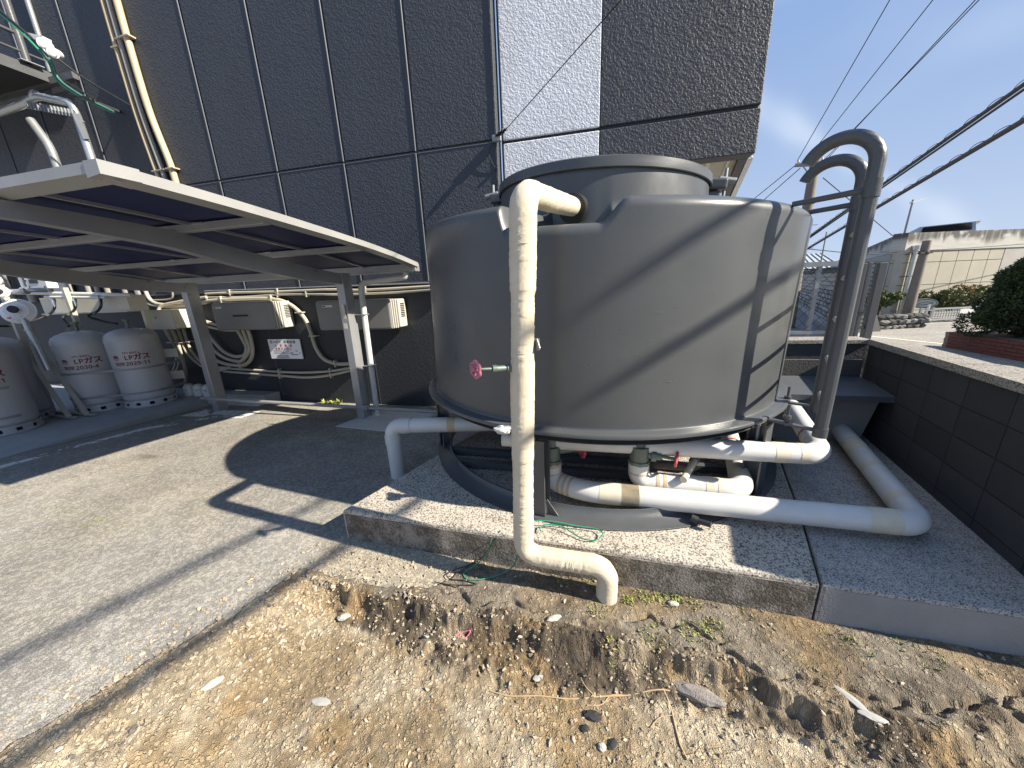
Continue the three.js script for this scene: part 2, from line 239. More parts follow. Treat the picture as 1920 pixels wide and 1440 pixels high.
function dirtInfo(u, w) {
  const jt = (fbm(u * 3.7, 3.1 + w * 0.8, 61, 3) - 0.5) * 0.15 + (fbm(u * 13, w * 9, 62, 4) - 0.5) * 0.05, jb = (fbm(u * 4.1, 9.7, 78, 3) - 0.5) * 0.14 + (fbm(u * 15, w * 9, 79, 3) - 0.5) * 0.07;
  const wt = interp(ledgeTop, u) + jt, wb = Math.min(wt - 0.09, interp(ledgeBot, u) + jb), t = clamp((w - wb) / (wt - wb));
  const cliff = ss(-1.75, -1.25, u), c0 = 0.60 + 0.14 * (fbm(u * 9, 2, 80, 2) - 0.5);
  const p = t < c0 ? 0.34 * Math.pow(t / c0, 1.15) : 0.34 + 0.66 * ss(c0, Math.min(0.99, c0 + 0.22), t);
  let y = -0.128 * (1 - p) * cliff * (1 - 0.35 * ss(0.6, 1.2, u)) + 0.004;
  y -= (1 - cliff) * 0.03 * ss(0.05, 0.3, -sdPoly(u, w, dirtPoly));
  const slope = t > 0.03 && t < 0.97 ? 1 : 0, ledgeDark = cliff * ss(0.02, 0.25, t) * (1 - ss(0.93, 1.0, t));
  const rough = 0.55 + 1.25 * slope;
  y += (fbm(u * 6, w * 6, 63, 4) - 0.5) * 0.020 + (fbm(u * 24, w * 24, 64, 4) - 0.5) * 0.022 * rough + (vnoise(u * 66, w * 66, 69) - 0.5) * 0.0075 * rough;
  // cracks that open in the crust behind the broken edge
  for (const [o, k, lo] of [[0.035, 5, 0.44], [0.10, 12, 0.56]]) { const c = Math.abs(w - (wt + o + (fbm(u * 7, k, 66, 4) - 0.5) * 0.10)); y -= 0.034 * cliff * Math.exp(-Math.pow(c / 0.0095, 2)) * ss(lo, lo + 0.1, fbm(u * 2.6, k + 2, 67, 2) + 0.05 * (u > 0.2 ? 1 : 0)); }
  return { y, t, cliff, ledgeDark };
}
{
  const st = 0.0085, u0 = -2.75, u1 = 2.1, w0 = 0.25, w1 = 1.745, nu = Math.round((u1 - u0) / st), nw = Math.round((w1 - w0) / st), pos = [], col = [], uv = [], idx = [];
  for (let j = 0; j <= nw; j++) for (let i = 0; i <= nu; i++) {
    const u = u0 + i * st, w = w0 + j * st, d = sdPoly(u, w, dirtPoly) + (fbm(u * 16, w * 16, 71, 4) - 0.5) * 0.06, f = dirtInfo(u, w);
    let y = f.y; if (d > -0.04) y = mix(y, 0.006, ss(-0.04, 0.0, d)); if (d > 0) y = mix(y, -0.12, ss(0, 0.03, d));
    pos.push(u, y, -w); uv.push(u, w);
    const n = fbm(u * 3.1, w * 3.1, 72, 5), n2 = fbm(u * 9, w * 9, 73, 4), n3 = vnoise(u * 60, w * 60, 74);
    let c = [0.66, 0.55, 0.395]; // sandy
    const brown = [0.47, 0.36, 0.225], darkSoil = [0.15, 0.118, 0.085], grey = [0.42, 0.365, 0.295], pale = [0.82, 0.72, 0.56], ochre = [0.52, 0.36, 0.18];
    const mixc = (q, t) => { for (let k = 0; k < 3; k++) c[k] = mix(c[k], q[k], t); };
    mixc(pale, ss(0.5, 0.68, n2) * 0.75); mixc(brown, ss(0.5, 0.62, n) * 0.85);
    const up = ss(0.9, 1.0, f.t) * f.cliff; mixc(grey, up); if (up > 0) mixc(brown, up * ss(0.44, 0.6, n) * 0.9 * ss(0.0, 0.5, u + 0.2)); if (up > 0) mixc(darkSoil, up * ss(0.5, 0.66, n2) * 0.5);
    mixc(darkSoil, clamp(f.ledgeDark * (0.30 + 0.9 * ss(0.36, 0.58, n2 * 0.6 + n * 0.4)))); mixc(ochre, ss(0.56, 0.68, fbm(u * 4 + 9, w * 4, 75, 3)) * 0.6 * (f.t < 0.98 ? 1 : 0.5));  // darker soil tone over the ledge slope, with a noisy outline
    const k = (0.70 + 0.40 * n3 + 0.34 * (vnoise(u * 115, w * 115, 84) - 0.25)) * (vnoise(u * 48, w * 48, 85) > 0.86 ? 1.3 : 1); col.push(c[0] * k, c[1] * k, c[2] * k);
  }
  for (let j = 0; j < nw; j++) for (let i = 0; i < nu; i++) { const a = j * (nu + 1) + i; idx.push(a, a + 1, a + nu + 1, a + 1, a + nu + 2, a + nu + 1); }
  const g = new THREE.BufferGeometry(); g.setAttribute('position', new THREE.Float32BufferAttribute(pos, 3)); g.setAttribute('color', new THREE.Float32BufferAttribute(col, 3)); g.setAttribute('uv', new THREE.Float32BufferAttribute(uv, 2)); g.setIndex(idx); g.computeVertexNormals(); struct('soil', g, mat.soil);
}
// asphalt: one sheet to the horizon, cut down under the soil
const asCol = (u, w) => { // worn lighter and dustier in patches
  const n = fbm(u * 0.9 + 40, w * 0.9, 81, 5), n2 = fbm(u * 5, w * 5, 82, 4); let v = 0.86 + 0.34 * (n - 0.5) + 0.22 * (n2 - 0.5); const c = [v, v, v];
  const dust = ss(0.45, 0.75, fbm(u * 1.7 + 3, w * 1.7, 83, 4)) * 0.35; c[0] *= 1 + 0.16 * dust; c[1] *= 1 + 0.10 * dust; c[2] *= 1 - 0.06 * dust;
  const oil = Math.exp(-Math.pow((u + 4.85) / 0.16, 2) - Math.pow((w - 2.47) / 0.05, 2)) * ss(0.35, 0.6, n2 + 0.1); for (let k = 0; k < 3; k++) c[k] *= 1 - 0.6 * oil;
  const apron = ss(0.06, -0.06, sdPoly(u, w, [[-1.75, 1.33], [-0.55, 1.33], [-0.55, 1.9], [-1.62, 1.9]]) + (n2 - 0.5) * 0.2); c[0] *= 1 + 0.22 * apron; c[1] *= 1 + 0.14 * apron; c[2] *= 1 - 0.02 * apron;
  return c;
};
{
  const lin = (a, b, s) => { const o = []; const n = Math.round((b - a) / s); for (let i = 0; i <= n; i++) o.push(a + (b - a) * i / n); return o; };
  const U = [-160, -60, -25, -14, ...lin(-9, -2.8, 0.07), ...lin(-2.75, -0.5, 0.016), ...lin(-0.4, 3.4, 0.1), 5, 7, 9, 12, 16, 22, 35, 70, 160], Wl = [-120, -30, -8, -2, -0.3, ...lin(0, 0.24, 0.06), ...lin(0.25, 1.7, 0.016), ...lin(1.76, 4.83, 0.06), ...lin(5, 13, 0.5), 15, 18, 24, 40, 80, 200];
  const pos = [], col = [], uv = [], idx = [], nu = U.length, nw = Wl.length;
  for (let j = 0; j < nw; j++) for (let i = 0; i < nu; i++) {
    const u = U[i], w = Wl[j]; let y = gy(w); const d = sdPoly(u, w, dirtPoly) + (Math.abs(u) < 4 && w > 0 && w < 1.9 ? (fbm(u * 16, w * 16, 71, 4) - 0.5) * 0.06 + (fbm(u * 45, w * 45, 76, 2) - 0.5) * 0.02 : 0);
    if (d < 0) y -= 0.16 * ss(0, -0.05, d) ; else if (d < 0.25 && w < 1.9) y -= 0.006 * fbm(u * 20, w * 20, 77, 2) * (1 - d / 0.25);
    pos.push(u, y, -w); uv.push(u, w); const far = Math.abs(u) > 12 || w > 13 || w < -1; col.push(...(far ? [0.82, 0.82, 0.82] : asCol(u, w)));
  }
  for (let j = 0; j < nw - 1; j++) for (let i = 0; i < nu - 1; i++) { const a = j * nu + i; idx.push(a, a + 1, a + nu, a + 1, a + nu + 1, a + nu); }
  const g = new THREE.BufferGeometry(); g.setAttribute('position', new THREE.Float32BufferAttribute(pos, 3)); g.setAttribute('color', new THREE.Float32BufferAttribute(col, 3)); g.setAttribute('uv', new THREE.Float32BufferAttribute(uv, 2)); g.setIndex(idx); g.computeVertexNormals(); struct('ground', g, mat.asphalt);
}
// flaking painted line along the kerb, worn paint by the middle carport post
function flakes(path, width, cover, s) { const q = []; for (let i = 0; i < path.length - 1; i++) { const [u0, w0] = path[i], [u1, w1] = path[i + 1], L = Math.hypot(u1 - u0, w1 - w0), du = (u1 - u0) / L, dw = (w1 - w0) / L, c = 0.022; for (let a = 0; a < L; a += c) for (let b = -width / 2; b < width / 2; b += c) { const u = u0 + du * a - dw * b, w = w0 + dw * a + du * b; const n = fbm(u * 7, w * 7, s, 4) * 0.7 + vnoise(u * 26, w * 26, s + 1) * 0.3; if (n > 1 - cover) { const y = gy(w) + 0.004, e = c * 0.53; q.push([u, y, w, du * e, dw * e]); } } }
  const pos = []; for (const [u, y, w, x, z] of q) { const A = [u - x + z, w - z - x], B = [u + x + z, w + z - x], Cc = [u + x - z, w + z + x], D = [u - x - z, w - z + x]; for (const p of [A, B, Cc, A, Cc, D]) pos.push(p[0], y, -p[1]); }
  const g = new THREE.BufferGeometry(); g.setAttribute('position', new THREE.Float32BufferAttribute(pos, 3)); g.computeVertexNormals(); return tri(g); }
struct('line_marking', flakes([[-6.12, 1.2], [-6.15, 2.4], [-6.11, 3.2], [-5.75, 3.72], [-5.3, 4.1]], 0.12, 0.56, 91), mat.paintWhite);
struct('paint_patch', flakes([[-6.3, 3.95], [-5.2, 4.0]], 0.34, 0.52, 93), mat.paintWhite);
solo('concrete_footing', 'pale concrete footing flush with the asphalt under the carport post beside the tank', 'footing', prism([[-3.42, 3.72], [-2.4, 3.62], [-2.25, 4.4], [-3.2, 4.45]], gy(3.9) - 0.2, gy(4.4) + 0.05, 0.006), M([0.60, 0.60, 0.585], 0.9, { bumpMap: rep(concreteB, 0.5), bumpScale: 0.002 }));
// --- raised slab that carries the gas cylinders ---
struct('kerb', mg([prism([[-14, 1.0], [-6.5, 1.0], [-6.5, 4.55], [-5.55, 4.58], [-5.5, 4.83], [-14, 4.83]], -0.4, -0.012, 0.012)]), mat.kerb);
// --- tank pad: two slabs ---
{
  const pad = thing('concrete_pad', 'low speckled concrete pad in two pieces carrying the grey water tank', 'concrete pad', V(0, -0.3, 2.8));
  const PY = 0.22;
  add(pad, 'slab', prism([[-1.618, 1.681], [1.043, 1.592], [1.215, 2.115], [1.75, 4.0], [-0.75, 4.2], [-1.3, 2.6]], -0.3, PY, 0.018), mat.slab);
  add(pad, 'slab', prism([[1.052, 1.588], [3.0, 1.53], [3.0, 4.0], [1.757, 4.0], [1.223, 2.115]], -0.3, PY - 0.004, 0.012), mat.slabFine);
  // front faces: missing sun put into darker colour, with soil and moss stain
  const stainShadeT = tex(512, (x, y) => { const n = fbm(x * 10, y * 10, 411, 5, 10), g = vnoise(x * 90, y * 90, 412, 90), m = ss(0.30, 0.70, n * 0.62 + g * 0.38); const k = 0.75 + 0.3 * (g - 0.5); return [mix(0.62, 0.20, m) * k, mix(0.57, 0.175, m) * k, mix(0.50, 0.13, m) * k]; }, true);
  const fm = new THREE.MeshStandardMaterial({ color: C(0.62, 0.6, 0.58), roughness: 0.95, map: rep(stainShadeT, 0.8), bumpMap: rep(concreteB, 0.4), bumpScale: 0.004 });
  add(pad, 'weathered_shaded_face', hexa([V(-1.606, -0.2, 1.678), V(1.032, -0.2, 1.589), V(1.032, -0.2, 1.61), V(-1.606, -0.2, 1.70), V(-1.606, 0.192, 1.677), V(1.032, 0.192, 1.588), V(1.032, 0.192, 1.61), V(-1.606, 0.192, 1.70)]), fm);
  const fm2 = new THREE.MeshStandardMaterial({ color: C(0.30, 0.30, 0.30), roughness: 0.95, map: rep(grimeT, 0.7), bumpMap: rep(concreteB, 0.4), bumpScale: 0.003 }); add(pad, 'weathered_shaded_face', hexa([V(1.066, -0.2, 1.585), V(2.9, -0.2, 1.531), V(2.9, -0.2, 1.56), V(1.066, -0.2, 1.61), V(1.066, 0.196, 1.585), V(2.9, 0.196, 1.531), V(2.9, 0.196, 1.56), V(1.066, 0.196, 1.61)]), fm2);
}
// --- building ---
{
  const b = thing('building', 'dark grey stucco building with one vertical white panel strip behind the tank', 'building', V(-4, -0.2, 5));
  const D = 4.83, bot = 1.74, J = 3.385, top = 9.5, g = 0.017, us = [-16.9, -15.7, -14.6, -13.5, -12.4, -11.3, -10.2, -9.1, -7.96, -6.82, -5.70, -4.60, -3.47, -2.36, -1.262];
  for (let i = 0; i < us.length - 1; i++) { add(b, 'panel', box(us[i] + g, us[i + 1] - g, bot, J - g, D, D + 0.12, 0.008), mat.wall); add(b, 'panel', box(us[i] + g, us[i + 1] - g, J + g, top, D, D + 0.12, 0.008), mat.wall); }
  for (const u of us.slice(1, -1)) { add(b, 'joint_bead', cyl(V(u - 0.017, bot, D + 0.002), V(u - 0.017, J - 0.012, D + 0.002), 0.0115, 0.0115, 8), mat.bead); add(b, 'joint_bead', cyl(V(u - 0.017, J + 0.012, D + 0.002), V(u - 0.017, top, D + 0.002), 0.0115, 0.0115, 8), mat.bead); }
  for (let i = 0; i < us.length - 1; i++) add(b, 'joint_bead', cyl(V(us[i] + 0.02, J - 0.017, D + 0.003), V(us[i + 1] - 0.02, J - 0.017, D + 0.003), 0.008, 0.008, 8), mat.bead);
  add(b, 'joint_backing', box(-16.9, -1.26, 1.74, top, D + 0.024, D + 0.20), mat.sealant);
  // wing that overhangs the open ground floor, set a little back
  const D2 = D + 0.10, ux = -1.262;
  add(b, 'corner_trim', box(ux - 0.020, ux + 0.004, bot, top, D - 0.010, D + 0.16, 0.004), mat.wall);
  const lower = 2.925;
  const k = D2 / D; // joints as seen
  const f = (u) => u * k, J2 = 1.6 + (J - 0.03 - 1.6) * k, yb = 1.6 + (2.915 - 1.6) * k;
  add(b, 'panel', box(f(-1.178), f(-0.012), J2 + g, top, D2, D2 + 0.2, 0.012), mat.wallLight);
  add(b, 'panel', box(f(-1.178), f(-0.012), yb - 1.0, J2 - g, D2, D2 + 0.2, 0.012), mat.wallLight);
  add(b, 'panel', box(f(-0.010), f(1.652), J2 + g, top, D2, D2 + 0.2, 0.012), mat.wall);
  add(b, 'panel', box(f(-0.010), f(1.655), yb, J2 - g, D2, D2 + 0.2, 0.012), mat.wall);
  add(b, 'joint_backing', box(f(-1.2), f(1.63), yb + 0.01, top, D2 + 0.02, D2 + 0.24), mat.black);
  // side wall of the wing seen edge on, soffit with its frame
  const side = hexa([V(f(1.640), yb, D2 + 0.20), V(f(1.705), yb, D2 + 0.2), V(f(2.3), yb, 7.6), V(f(2.2), yb, 7.6), V(f(1.640), top, D2 + 0.20), V(f(1.705), top, D2 + 0.2), V(f(2.3), top, 7.6), V(f(2.2), top, 7.6)]);
  add(b, 'side_wall', side, mat.wallLight);
  add(b, 'soffit', hexa([V(-1.2, yb + 0.06, D2 + 0.14), V(1.6, yb + 0.06, D2 + 0.14), V(2.05, yb + 0.06, 7.4), V(-1.2, yb + 0.06, 7.4), V(-1.2, yb + 0.1, D2 + 0.14), V(1.6, yb + 0.1, D2 + 0.14), V(2.05, yb + 0.1, 7.4), V(-1.2, yb + 0.1, 7.4)]), mat.soffit);
  add(b, 'soffit_edge', mg([hexa([V(1.585, yb, D2 + 0.2), V(1.68, yb, D2 + 0.2), V(2.22, yb, 7.4), V(2.09, yb, 7.4), V(1.585, yb + 0.08, D2 + 0.2), V(1.68, yb + 0.08, D2 + 0.2), V(2.22, yb + 0.08, 7.4), V(2.09, yb + 0.08, 7.4)])]), mat.black);
  add(b, 'soffit_trim', mg([bar(V(1.50, yb + 0.055, D2 + 0.2), V(1.93, yb + 0.055, 7.3), 0.03, 0.02), bar(V(-1.0, yb + 0.055, D2 + 0.34), V(1.36, yb + 0.055, D2 + 0.34), 0.03, 0.02), bar(V(1.30, yb + 0.055, D2 + 0.34), V(1.68, yb + 0.055, 7.3), 0.05, 0.02)]), mat.ivory);
  // plinth below the panels
  add(b, 'plinth', box(-16.9, -1.0, -0.6, 1.735, D + 0.012, D + 0.5), mat.plinth);
  addEach(b, 'plinth_joint', [-6.82, -5.45, -3.47, -2.36].map((u) => box(u - 0.008, u + 0.008, -0.2, 1.73, D + 0.009, D + 0.03)), mat.sealant);
  add(b, 'drip_edge', box(-16.9, -1.26, 1.728, 1.748, D - 0.03, D + 0.05, 0.004), mat.sealant);
  add(b, 'inner_wall', box(-1.1, 0.9, -0.5, 3.1, 6.6, 6.8), mat.plinth);
}
// --- block wall with coping, low far wall ---
{
  const bw = thing('block_wall', 'dark grey painted concrete block wall with pale coping beside the white pipes', 'block wall', V(2.1, -0.2, 2.6));
  const A = [1.887, 1.50], Bp = [2.376, 3.72], L = Math.hypot(Bp[0] - A[0], Bp[1] - A[1]), du = (Bp[0] - A[0]) / L, dw = (Bp[1] - A[1]) / L, nu = dw, nw = -du; // outward normal away from the pad
  const P = (s, y, o) => V(A[0] + du * s + nu * o, y, A[1] + dw * s + nw * o);
  const yb = 0.10, yt = (s) => mix(1.015, 0.985, s / L), rows = 5, bl = 0.335, gp = 0.0035, bm = [];
  const y = (r, s) => mix(yb + (r === 0 ? 0 : 0.0), yt(s), r / rows);
  const bmats = [0, 1, 2].map((k) => { const m = mat.block.clone(); m.color.multiplyScalar(0.88 + 0.12 * k); return m; });
  for (let r = 0; r < rows; r++) for (let s = 0; s < L - 0.02; s += bl) {
    const s0 = s + gp, s1 = Math.min(L, s + bl) - gp, o = 0.002 * hsh(r, Math.round(s / bl), 3);
    const q = [[s0, r, o], [s1, r, o], [s1, r, 0.14], [s0, r, 0.14]];
    const c = [...q.map(([a, rr0, oo]) => P(a, y(rr0, a) + gp, oo)), ...q.map(([a, rr0, oo]) => P(a, y(rr0 + 1, a) - gp, oo))];
    add(bw, 'block', hexa([c[0], c[3], c[2], c[1], c[4], c[7], c[6], c[5]]), bmats[Math.floor(hsh(r * 7, Math.round(s / bl), 9) * 3)]);
  }
  const q = (s, o, yy) => P(s, yy, o);
  add(bw, 'mortar', hexa([q(0.01, 0.006, yb), q(0.01, 0.13, yb), q(L, 0.13, yb), q(L, 0.006, yb), q(0.01, 0.006, yt(0) - 0.01), q(0.01, 0.13, yt(0) - 0.01), q(L, 0.13, yt(L) - 0.01), q(L, 0.006, yt(L) - 0.01)]), mat.mortarDark);
  const ch = 0.048; for (let i = 0; i < 4; i++) { const s0 = i * L / 4 + 0.002, s1 = (i + 1) * L / 4 - 0.002; const o0 = -0.018, o1 = 0.185; add(bw, 'coping_stone', hexa([q(s0, o0, yt(s0) + 0.002), q(s0, o1, yt(s0) + 0.002), q(s1, o1, yt(s1) + 0.002), q(s1, o0, yt(s1) + 0.002), q(s0, o0 + 0.006, yt(s0) + ch), q(s0, o1 - 0.006, yt(s0) + ch), q(s1, o1 - 0.006, yt(s1) + ch), q(s1, o0 + 0.006, yt(s1) + ch)]), mat.coping); }
  const lw = thing('low_wall', 'low dark rendered wall with thin pale cap closing the pit behind the lidded box', 'low wall', V(2, -0.2, 3.8));
  add(lw, 'wall_body', box(1.45, 2.43, -0.2, 0.985, 3.74, 3.9, 0.004), mat.plinth);
  add(lw, 'lower_course', box(1.45, 2.36, 0.2, 0.845, 3.715, 3.739, 0.004), M([0.085, 0.082, 0.08], 0.85, { bumpMap: rep(concreteB, 0.5), bumpScale: 0.003 }));
  add(lw, 'cap', box(1.45, 2.395, 0.988, 1.028, 3.72, 3.93, 0.006), mat.coping);
}
// ================= TANK =================
// the tank is very slightly out of true: oval in plan, its top leaning and sloping by a degree or two
function trueUp(g, full = 1) { const p = g.attributes.position; for (let i = 0; i < p.count; i++) { let u = p.getX(i), y = p.getY(i), w = -p.getZ(i); w = 3.19 + (w - 3.19) * 0.97; u -= 0.022; const h = (y - 0.78) * full; if (h > 0) { y -= 0.040 * (u + 0.02) * h / 1.22; u += 0.026 * h; } p.setXYZ(i, u, y, -w); } g.computeVertexNormals(); return g; }
const TC = [-0.02, 3.19], tp = (r, deg, y) => V(TC[0] + r * Math.sin(deg * Math.PI / 180), y, TC[1] - r * Math.cos(deg * Math.PI / 180));
{
  const tank = thing('water_tank', 'large round dark grey plastic water tank with domed lid and notched top', 'water tank', V(TC[0], 0.77, TC[1]));
  const rb = 1.395, rc = 0.785, yt = 2.005, N = 720, rows = [];
  const depth = (d) => 0.115 * ss(-21.6, -19.4, d) * (1 - ss(0.6, 6.6, d));
  const pos = [], uv = [], idx = []; let nr = 0;
  for (let i = 0; i <= N; i++) {
    // finer steps round the notch
    const t = i / N; let d = t < 0.62 ? -30 + t / 0.62 * 45 : 15 + (t - 0.62) / 0.38 * 315;
    const ys = yt - depth(d), P = []; P.push([rb + 0.008, 0.818], [rb + 0.003, 0.824], [rb, 0.832], [rb, 0.86]);
    for (let k = 1; k <= 14; k++) P.push([rb - 0.004 * Math.sin(k / 14 * Math.PI), mix(0.86, ys - 0.06, k / 14)]);
    for (let k = 1; k <= 8; k++) { const a = k / 8 * Math.PI / 2; P.push([rb - 0.06 + 0.06 * Math.cos(a), ys - 0.06 + 0.06 * Math.sin(a)]); }
    for (let k = 1; k <= 6; k++) P.push([mix(rb - 0.06, rc + 0.10, k / 6), ys + 0.012 * k / 6]);
    for (let k = 1; k <= 8; k++) { const a = k / 8 * Math.PI / 2; P.push([rc + 0.10 - 0.085 * Math.sin(a), ys + 0.012 + 0.085 * (1 - Math.cos(a))]); }
    for (let k = 1; k <= 6; k++) P.push([mix(rc + 0.015, rc, k / 6), mix(ys + 0.097, 2.30, k / 6)]);
    P.push([rc - 0.03, 2.302]); nr = P.length; let s = 0;
    P.forEach(([r, y], k) => { if (k) s += Math.hypot(r - P[k - 1][0], y - P[k - 1][1]); const v = tp(r, d, y); pos.push(v.x, v.y, v.z); uv.push(d * Math.PI / 180 * rb, s); });
  }
  for (let i = 0; i < N; i++) for (let k = 0; k < nr - 1; k++) { const a = i * nr + k, b = a + nr; idx.push(a, b, a + 1, b, b + 1, a + 1); }
  const g = new THREE.BufferGeometry(); g.setAttribute('position', new THREE.Float32BufferAttribute(pos, 3)); g.setAttribute('uv', new THREE.Float32BufferAttribute(uv, 2)); g.setIndex(idx); trueUp(g);
  add(tank, 'shell', g, mat.tank);
  const c0 = V(TC[0], 0, TC[1]);
  add(tank, 'flange', smoothUp([[1.30, 0.792], [1.460, 0.792], [1.466, 0.797], [1.467, 0.810], [1.463, 0.817], [1.455, 0.820], [1.30, 0.820]], c0), mat.tank);
  add(tank, 'tank_bottom', smoothUp([[0.001, 0.782], [1.34, 0.782], [1.34, 0.79], [0.001, 0.79]], c0), mat.dark);
  add(tank, 'lid', smoothUp([[0.001, 2.372], [0.4, 2.368], [0.7, 2.353], [0.79, 2.342], [0.803, 2.334], [0.806, 2.30], [0.806, 2.278], [0.796, 2.274], [0.79, 2.30], [0.74, 2.308], [0.001, 2.308]], c0), mat.tank);
  for (const d of [82, 172, 262, 352].map((x) => x + 4)) { // lid lugs with clamp bolts
    if (d > 330) continue; const lug = add(tank, 'lid_lug', (() => { const a = bar(tp(0.76, d, 2.305), tp(0.90, d, 2.295), 0.22, 0.075, new THREE.Vector3(0, 1, 0), 0.018), b = bar(tp(0.76, d, 2.17), tp(0.865, d, 2.17), 0.20, 0.17, new THREE.Vector3(0, 1, 0), 0.022); return trueUp(mg([a, b])); })(), mat.tank);
    add(lug, 'clamp_bolt', mg([cyl(tp(0.86, d, 2.35), tp(0.97, d, 2.33), 0.022, 0.022, 12), cyl(tp(0.90, d, 2.22), tp(0.90, d, 2.42), 0.012, 0.012, 8), bar(tp(0.83, d, 2.346), tp(0.95, d, 2.346), 0.03, 0.012)].map((x) => trueUp(x))), mat.galvDull);
  }
  add(tank, 'pipe_fitting', mg([cyl(V(-0.160, 2.054, 2.36), V(-0.128, 2.082, 2.52), 0.085, 0.085, 24)]), mat.black);
  // scuffs and specks of dried mortar are in the paint: a few pale scrapes stand proud as thin smears
  const sc = []; for (let i = 0; i < 9; i++) { const d = rr(4, 26), y = i < 14 ? rr(0.98, 1.5) : rr(0.9, 1.9), l = rr(0.4, 2.2), t = rr(0.001, 0.0025); for (let k = 0; k < 4; k++) { const a = d + k * l / 4, b = a + l / 4 * 0.8, yy = y + rr(-0.004, 0.004); const p = [tp(1.3965, a, yy), tp(1.3965, b, yy + rr(-0.003, 0.003)), tp(1.3965, b, yy + t), tp(1.3965, a, yy + t)]; const gg = new THREE.BufferGeometry(); gg.setAttribute('position', new THREE.Float32BufferAttribute([p[0], p[1], p[2], p[0], p[2], p[3]].flatMap((v) => [v.x, v.y, v.z]), 3)); gg.computeVertexNormals(); sc.push(tri(gg)); } }
  const sm0 = M([0.135, 0.14, 0.145], 0.7, { map: null }); sc.forEach((q, i) => add(tank, 'scuff_mark', trueUp(q), sm0));
}
function smoothUp(prof, c) { const g = lathe(prof, c, 160); return toCreasedNormals(trueUp(g), 0.6); }
{ // steel stand: legs, rings, cross rails
  const st = thing('tank_stand', 'grey painted steel ring stand with upright legs under the water tank', 'tank stand', V(-0.03, 0.22, 3.19));
  const c0 = V(-0.03, 0, 3.19), sp = (r, d, y) => V(-0.03 + r * Math.sin(d * Math.PI / 180), y, 3.19 - 0.965 * r * Math.cos(d * Math.PI / 180));
  add(st, 'floor_ring', lathe([[1.330, 0.222], [1.452, 0.222], [1.452, 0.232], [1.348, 0.236], [1.346, 0.292], [1.334, 0.292], [1.330, 0.222]], c0, 160, 0.975), mat.steel);
  add(st, 'support_ring', lathe([[1.345, 0.735], [1.405, 0.735], [1.405, 0.742], [1.36, 0.744], [1.36, 0.776], [1.42, 0.778], [1.42, 0.788], [1.345, 0.788], [1.345, 0.735]], c0, 128, 0.965), mat.steel);
  for (const d of [-12, 49, 110, 171, 232, 289]) {
    const web = bar(sp(1.385, d, 0.236), sp(1.385, d, 0.735), 0.010, 0.09, sp(1, d, 0).sub(c0)), up = sp(1, d, 0).sub(c0).normalize();
    const fo = bar(sp(1.432, d, 0.236), sp(1.432, d, 0.735), 0.105, 0.010, up), fi = bar(sp(1.338, d, 0.295), sp(1.338, d, 0.735), 0.105, 0.010, up);
    add(st, 'leg', mg([web, fo, fi]), mat.steel);
    const gs = []; for (const s of [-1, 1]) { const a = sp(1.40, d + s * 2.3, 0.236), b = sp(1.40, d + s * 5.2, 0.236), e = sp(1.40, d + s * 2.3, 0.34); gs.push(hexa([a, b, b.clone().addScaledVector(up, 0.008), a.clone().addScaledVector(up, 0.008), e, e.clone().lerp(b, 0.02), e.clone().lerp(b, 0.02).addScaledVector(up, 0.008), e.clone().addScaledVector(up, 0.008)])); } addEach(st, 'gusset', gs, mat.steel);
  }
  for (const w of [2.36, 2.56, 3.35, 3.62]) { const h = Math.sqrt(1.33 * 1.33 - (w - 3.19) ** 2); add(st, 'cross_rail', bar(V(-0.03 - h, 0.262, w), V(-0.03 + h, 0.262, w), 0.055, 0.05), mat.steel); }
  for (const u of [-0.6, 0.55]) add(st, 'cross_rail', bar(V(u, 0.715, 2.1), V(u, 0.715, 4.3), 0.075, 0.09), mat.steel);
  add(st, 'anchor_bolt', mg([cyl(V(0.60, 0.255, 1.915), V(0.66, 0.262, 1.88), 0.018, 0.018, 6), cyl(V(0.57, 0.26, 1.93), V(0.60, 0.255, 1.915), 0.026, 0.026, 6)]), mat.dark);
}
